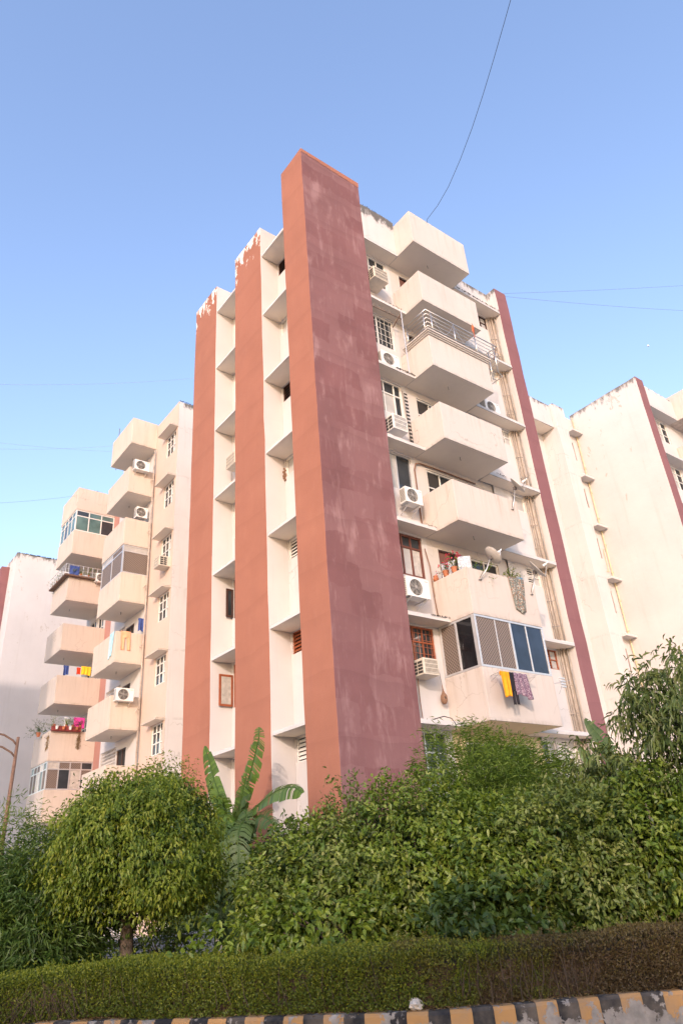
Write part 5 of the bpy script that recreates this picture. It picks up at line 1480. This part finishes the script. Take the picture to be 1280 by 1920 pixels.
# flower boxes on the far lower balcony
fbx = thing('flower_box', 'long dark red flower box on the far beige balcony', 'flower box', (1.55, 26.80, zk(2) + 1.55))
mb = MB(); mb.box(-.75, .85, -.14, .08, 0, .26); mb.build('box', 'plasticred', fbx, bevel=.01)
for i in range(4):
    mb = MB(); mb.lathe([(.001, 0), (.06, 0), (.085, .15), (.095, .15), (.08, .17)], (-.5 + i * .36, -.20, .06), 12); mb.build('pot', 'terrapot' if i % 2 else 'wpaint', fbx)
for i, (x, hh, m) in enumerate(((.95, .55, 'fig'), (1.95, .5, 'oleander'), (1.6, .35, 'feather'), (2.35, .3, 'oleander'))):
    potted(('tufted green plant on the flower box, left end', 'twiggy plant on the flower box beside the magenta cloth', 'small fern on the flower box, middle', 'trailing plant at the right end of the flower box')[i], (x, 26.80, zk(2) + 1.78), hh, LM[m], 150, .09, .025, 95 + i, pr=.07, spread=.8)
potted('dark bushy plant hanging outside the far balcony', (.60, 28.4, zk(2) + 1.5), .75, LM['oleander'], 300, .12, .03, 99, pr=.12, spread=1.0)
# dry trailing roots below flower box
for (x, y, z) in ((.80, 27.2, zk(2) + 1.45), (2.35, 26.86, zk(2) + 1.5)):
    n = 220
    P = np.array([x, y, z]) + RNG.normal(size=(n, 3)) * np.array([.05 if y < 27 else .01, .02 if y < 27 else .16, .05]) - np.array([0, 0, 1]) * RNG.random((n, 1)) * .75
    o = leaf_mesh('dry_creeper', P, np.tile(np.array([[0, 0, -1.]]), (n, 1)) + RNG.normal(size=(n, 3)) * .3, unit(n), RNG.uniform(.08, .2, n), RNG.uniform(.01, .03, n), LM['dry'], None)
    tag(o, 'dry brown creeper hanging down the balcony corner' if y > 27 else 'dry brown creeper hanging below the flower box', 'creeper', kind='stuff')
# railing with planters on the far fifth-floor balcony
fr_ = bpy.data.objects.new('railing', None); COL.objects.link(fr_); fr_.parent = wing
z0 = zk(5) + 1.6
for i in range(9):
    x = .72 + i * .29; mb = MB(); mb.tube([(x, 26.72, z0 - .05), (x, 26.72, z0 + .62)], .014, 6); mb.build('post', 'alum', fr_)
for i in range(9):
    y = 26.72 + i * .38; mb = MB(); mb.tube([(.55, y, z0 - .05), (.55, y, z0 + .62)], .014, 6); mb.build('post', 'alum', fr_)
for z in (.0, .3, .62):
    mb = MB(); mb.tube([(3.1, 26.72, z0 + z), (.55, 26.72, z0 + z), (.55, 29.8, z0 + z)], .018, 6); mb.build('rail_bar', 'alum', fr_)
mb = MB(); mb.box(.52, 3.1, 26.66, 26.90, z0 - .12, z0 - .03); mb.box(.52, .80, 26.91, 29.8, z0 - .12, z0 - .03); mb.build('planter_shelf', 'rusty', fr_)
for i, (x, y, hh) in enumerate(((1.0, 26.78, .30), (1.5, 26.78, .26), (1.95, 26.78, .45), (2.45, 26.9, .62), (.66, 27.6, .40), (.66, 28.6, .45), (.66, 29.4, .5))):
    potted(('small green pot at the corner of the far railed balcony', 'second pot from the corner on the far railed balcony', 'taller pot in the middle of the far railed balcony', 'tall yellow-green plant beside the outdoor unit, far balcony',
            'near pot on the side shelf of the far railed balcony', 'middle pot on the side shelf of the far railed balcony', 'farthest pot on the side shelf of the far railed balcony')[i], (x, y, z0 - .02), hh, LM['fig' if i % 2 else 'bush'], 90, .09, .03, 110 + i, pr=.08, spread=.8)

# ================================================================== street lamp, aerial, cables, moon
sl = thing('street_lamp', 'rusty twin-arm street lamp pole at the left edge', 'street lamp', (-3.95, 14.0, 0))
mb = MB(); mb.tube([(-.06, 0, 0), (0, 0, 4), (.04, 0, 6.85)], [.085, .07, .055], 10); mb.build('pole', 'rusty', sl, smooth=True)
for dz in (0, -.42):
    mb = MB(); mb.tube([(.03, 0, 6.55 + dz), (-.12, 0, 6.72 + dz), (-.45, 0, 6.90 + dz), (-.9, 0, 6.98 + dz), (-1.6, 0, 6.95 + dz)], .035, 8); mb.build('arm', 'rusty', sl, smooth=True)
mb = MB(); mb.lathe([(.001, .10), (.10, .08), (.16, 0), (.14, -.05), (.001, -.06)], (-1.7, 0, 6.92), 14); mb.build('lamp_head', 'alum', sl, smooth=True)

an = thing('aerial_mast', 'thin upright aerial rod on the roof of the beige wing', 'aerial', (1.6, 22.5, 24.2))
mb = MB(); mb.tube([(0, 0, 0), (.02, 0, 3.0)], .02, 6); mb.build('rod', 'iron', an)

def cable(label, pts, r, sag=.0, m='black', group=None):
    P = [Vector(p) for p in pts]; out = []
    if len(P) == 2:
        a, b = P
        for i in range(25):
            t = i / 24; q = a.lerp(b, t); q.z -= sag * 4 * t * (1 - t); out.append(q)
    else: out = P
    mb = MB(); mb.tube(out, r, 5); o = mb.build('cable', m)
    return tag(o, label, 'cable', group)
cable('black cable rising from the top balcony into the sky', [(5.55, -.90, 25.06), (5.38, -1.08, 24.98), (4.85, -2.14, 24.36), (4.33, -3.18, 23.95), (3.76, -4.30, 23.74), (3.2, -5.42, 23.70), (2.7, -6.41, 23.79), (2.24, -7.32, 23.95), (1.8, -8.2, 24.16), (1.56, -8.69, 24.30), (.8, -10.2, 24.85), (-.6, -13.0, 26.3), (-2.4, -16.6, 28.8)], .009)
cable('thin cable leaving the end tower to the right, upper', ((10.95, .3, 25.05), (31.44, -4.65, 33.02)), .006, .12, 'iron')
cable('thin cable leaving the end tower to the right, lower', ((10.95, .3, 24.95), (29.4, -4.65, 29.28)), .006, .2, 'iron')
cable('thin slanting cable at the left running to the terracotta tower', ((-14, 12, 17.9), (2.0, 12.0, 24.3)), .004, .5, 'pvcgrey')
cable('highest of the three thin cables left of the beige wing', ((-14, 14, 17.6), (1.6, 22.0, 25.2)), .004, .3, 'pvcgrey')
cable('middle of the three thin cables left of the beige wing', ((-14, 12, 15.6), (1.2, 21.0, 25.0)), .004, .5, 'pvcgrey')
cable('lowest of the three thin cables left of the beige wing', ((-14, 20, 17.0), (1.5, 27.5, 24.9)), .006, .6, 'iron')

mo = MB()
mo.lathe([(max(.001, 3.2 * math.sin(math.pi * i / 10)), 3.2 * math.cos(math.pi * i / 10)) for i in range(11)], (0, 0, 0), 20)
mn = mo.build('moon', simple('moon_grey', (.8, .8, .8), 1), None, smooth=True)
rx, ry = 1214, 648
dv = cam.matrix_world.to_3x3() @ Vector(((rx - 640) / 1320.79, -(ry - 960) / 1320.79, -1))
mn.location = CAM + dv.normalized() * 2500
tag(mn, 'tiny pale daytime moon in the sky at the right', 'moon')

# ================================================================== street trees across the road (behind the camera)
SD = Vector((-math.sin(math.radians(SUN_AZ)), -math.cos(math.radians(SUN_AZ)), 0)); SP = Vector((-SD.y, SD.x, 0))
for i, (off, D, r) in enumerate(((-7.5, 24.5, 3.1), (-2.8, 25.5, 3.0), (1.9, 24.5, 3.2), (6.6, 25.5, 3.1), (11.4, 25.0, 3.1))):
    q = Vector((-5.0, -7.0, 0)) + SD * D + SP * off
    t = thing('street_tree', ('first', 'second', 'third', 'fourth', 'fifth')[i] + ' leafy street tree in the row behind the camera, counted from one end', 'tree', q, 'street trees behind the camera')
    mb = MB(); mb.tube([(0, 0, -.05), (.1, .05, 3), (.0, .1, 5.5), (.1, 0, 8)], [.24, .19, .14, .05], 10)
    for k in range(7):
        a = k * 2.4; mb.tube([(.05, .05, 4.2 + .4 * k), (math.cos(a) * r * .4, math.sin(a) * r * .4, 5.6 + .4 * k), (math.cos(a) * r * .8, math.sin(a) * r * .8, 6.3 + .45 * k)], [.09, .06, .02], 6)
    mb.build('trunk', 'bark', t, smooth=True)
    crown('crown', t, (0, 0, 6.1), (r, r, 2.6), 1500, 9, .30, .16, LM['bush'], 200 + i, .3, .4, .85, twig_len=.6, amp=.22)
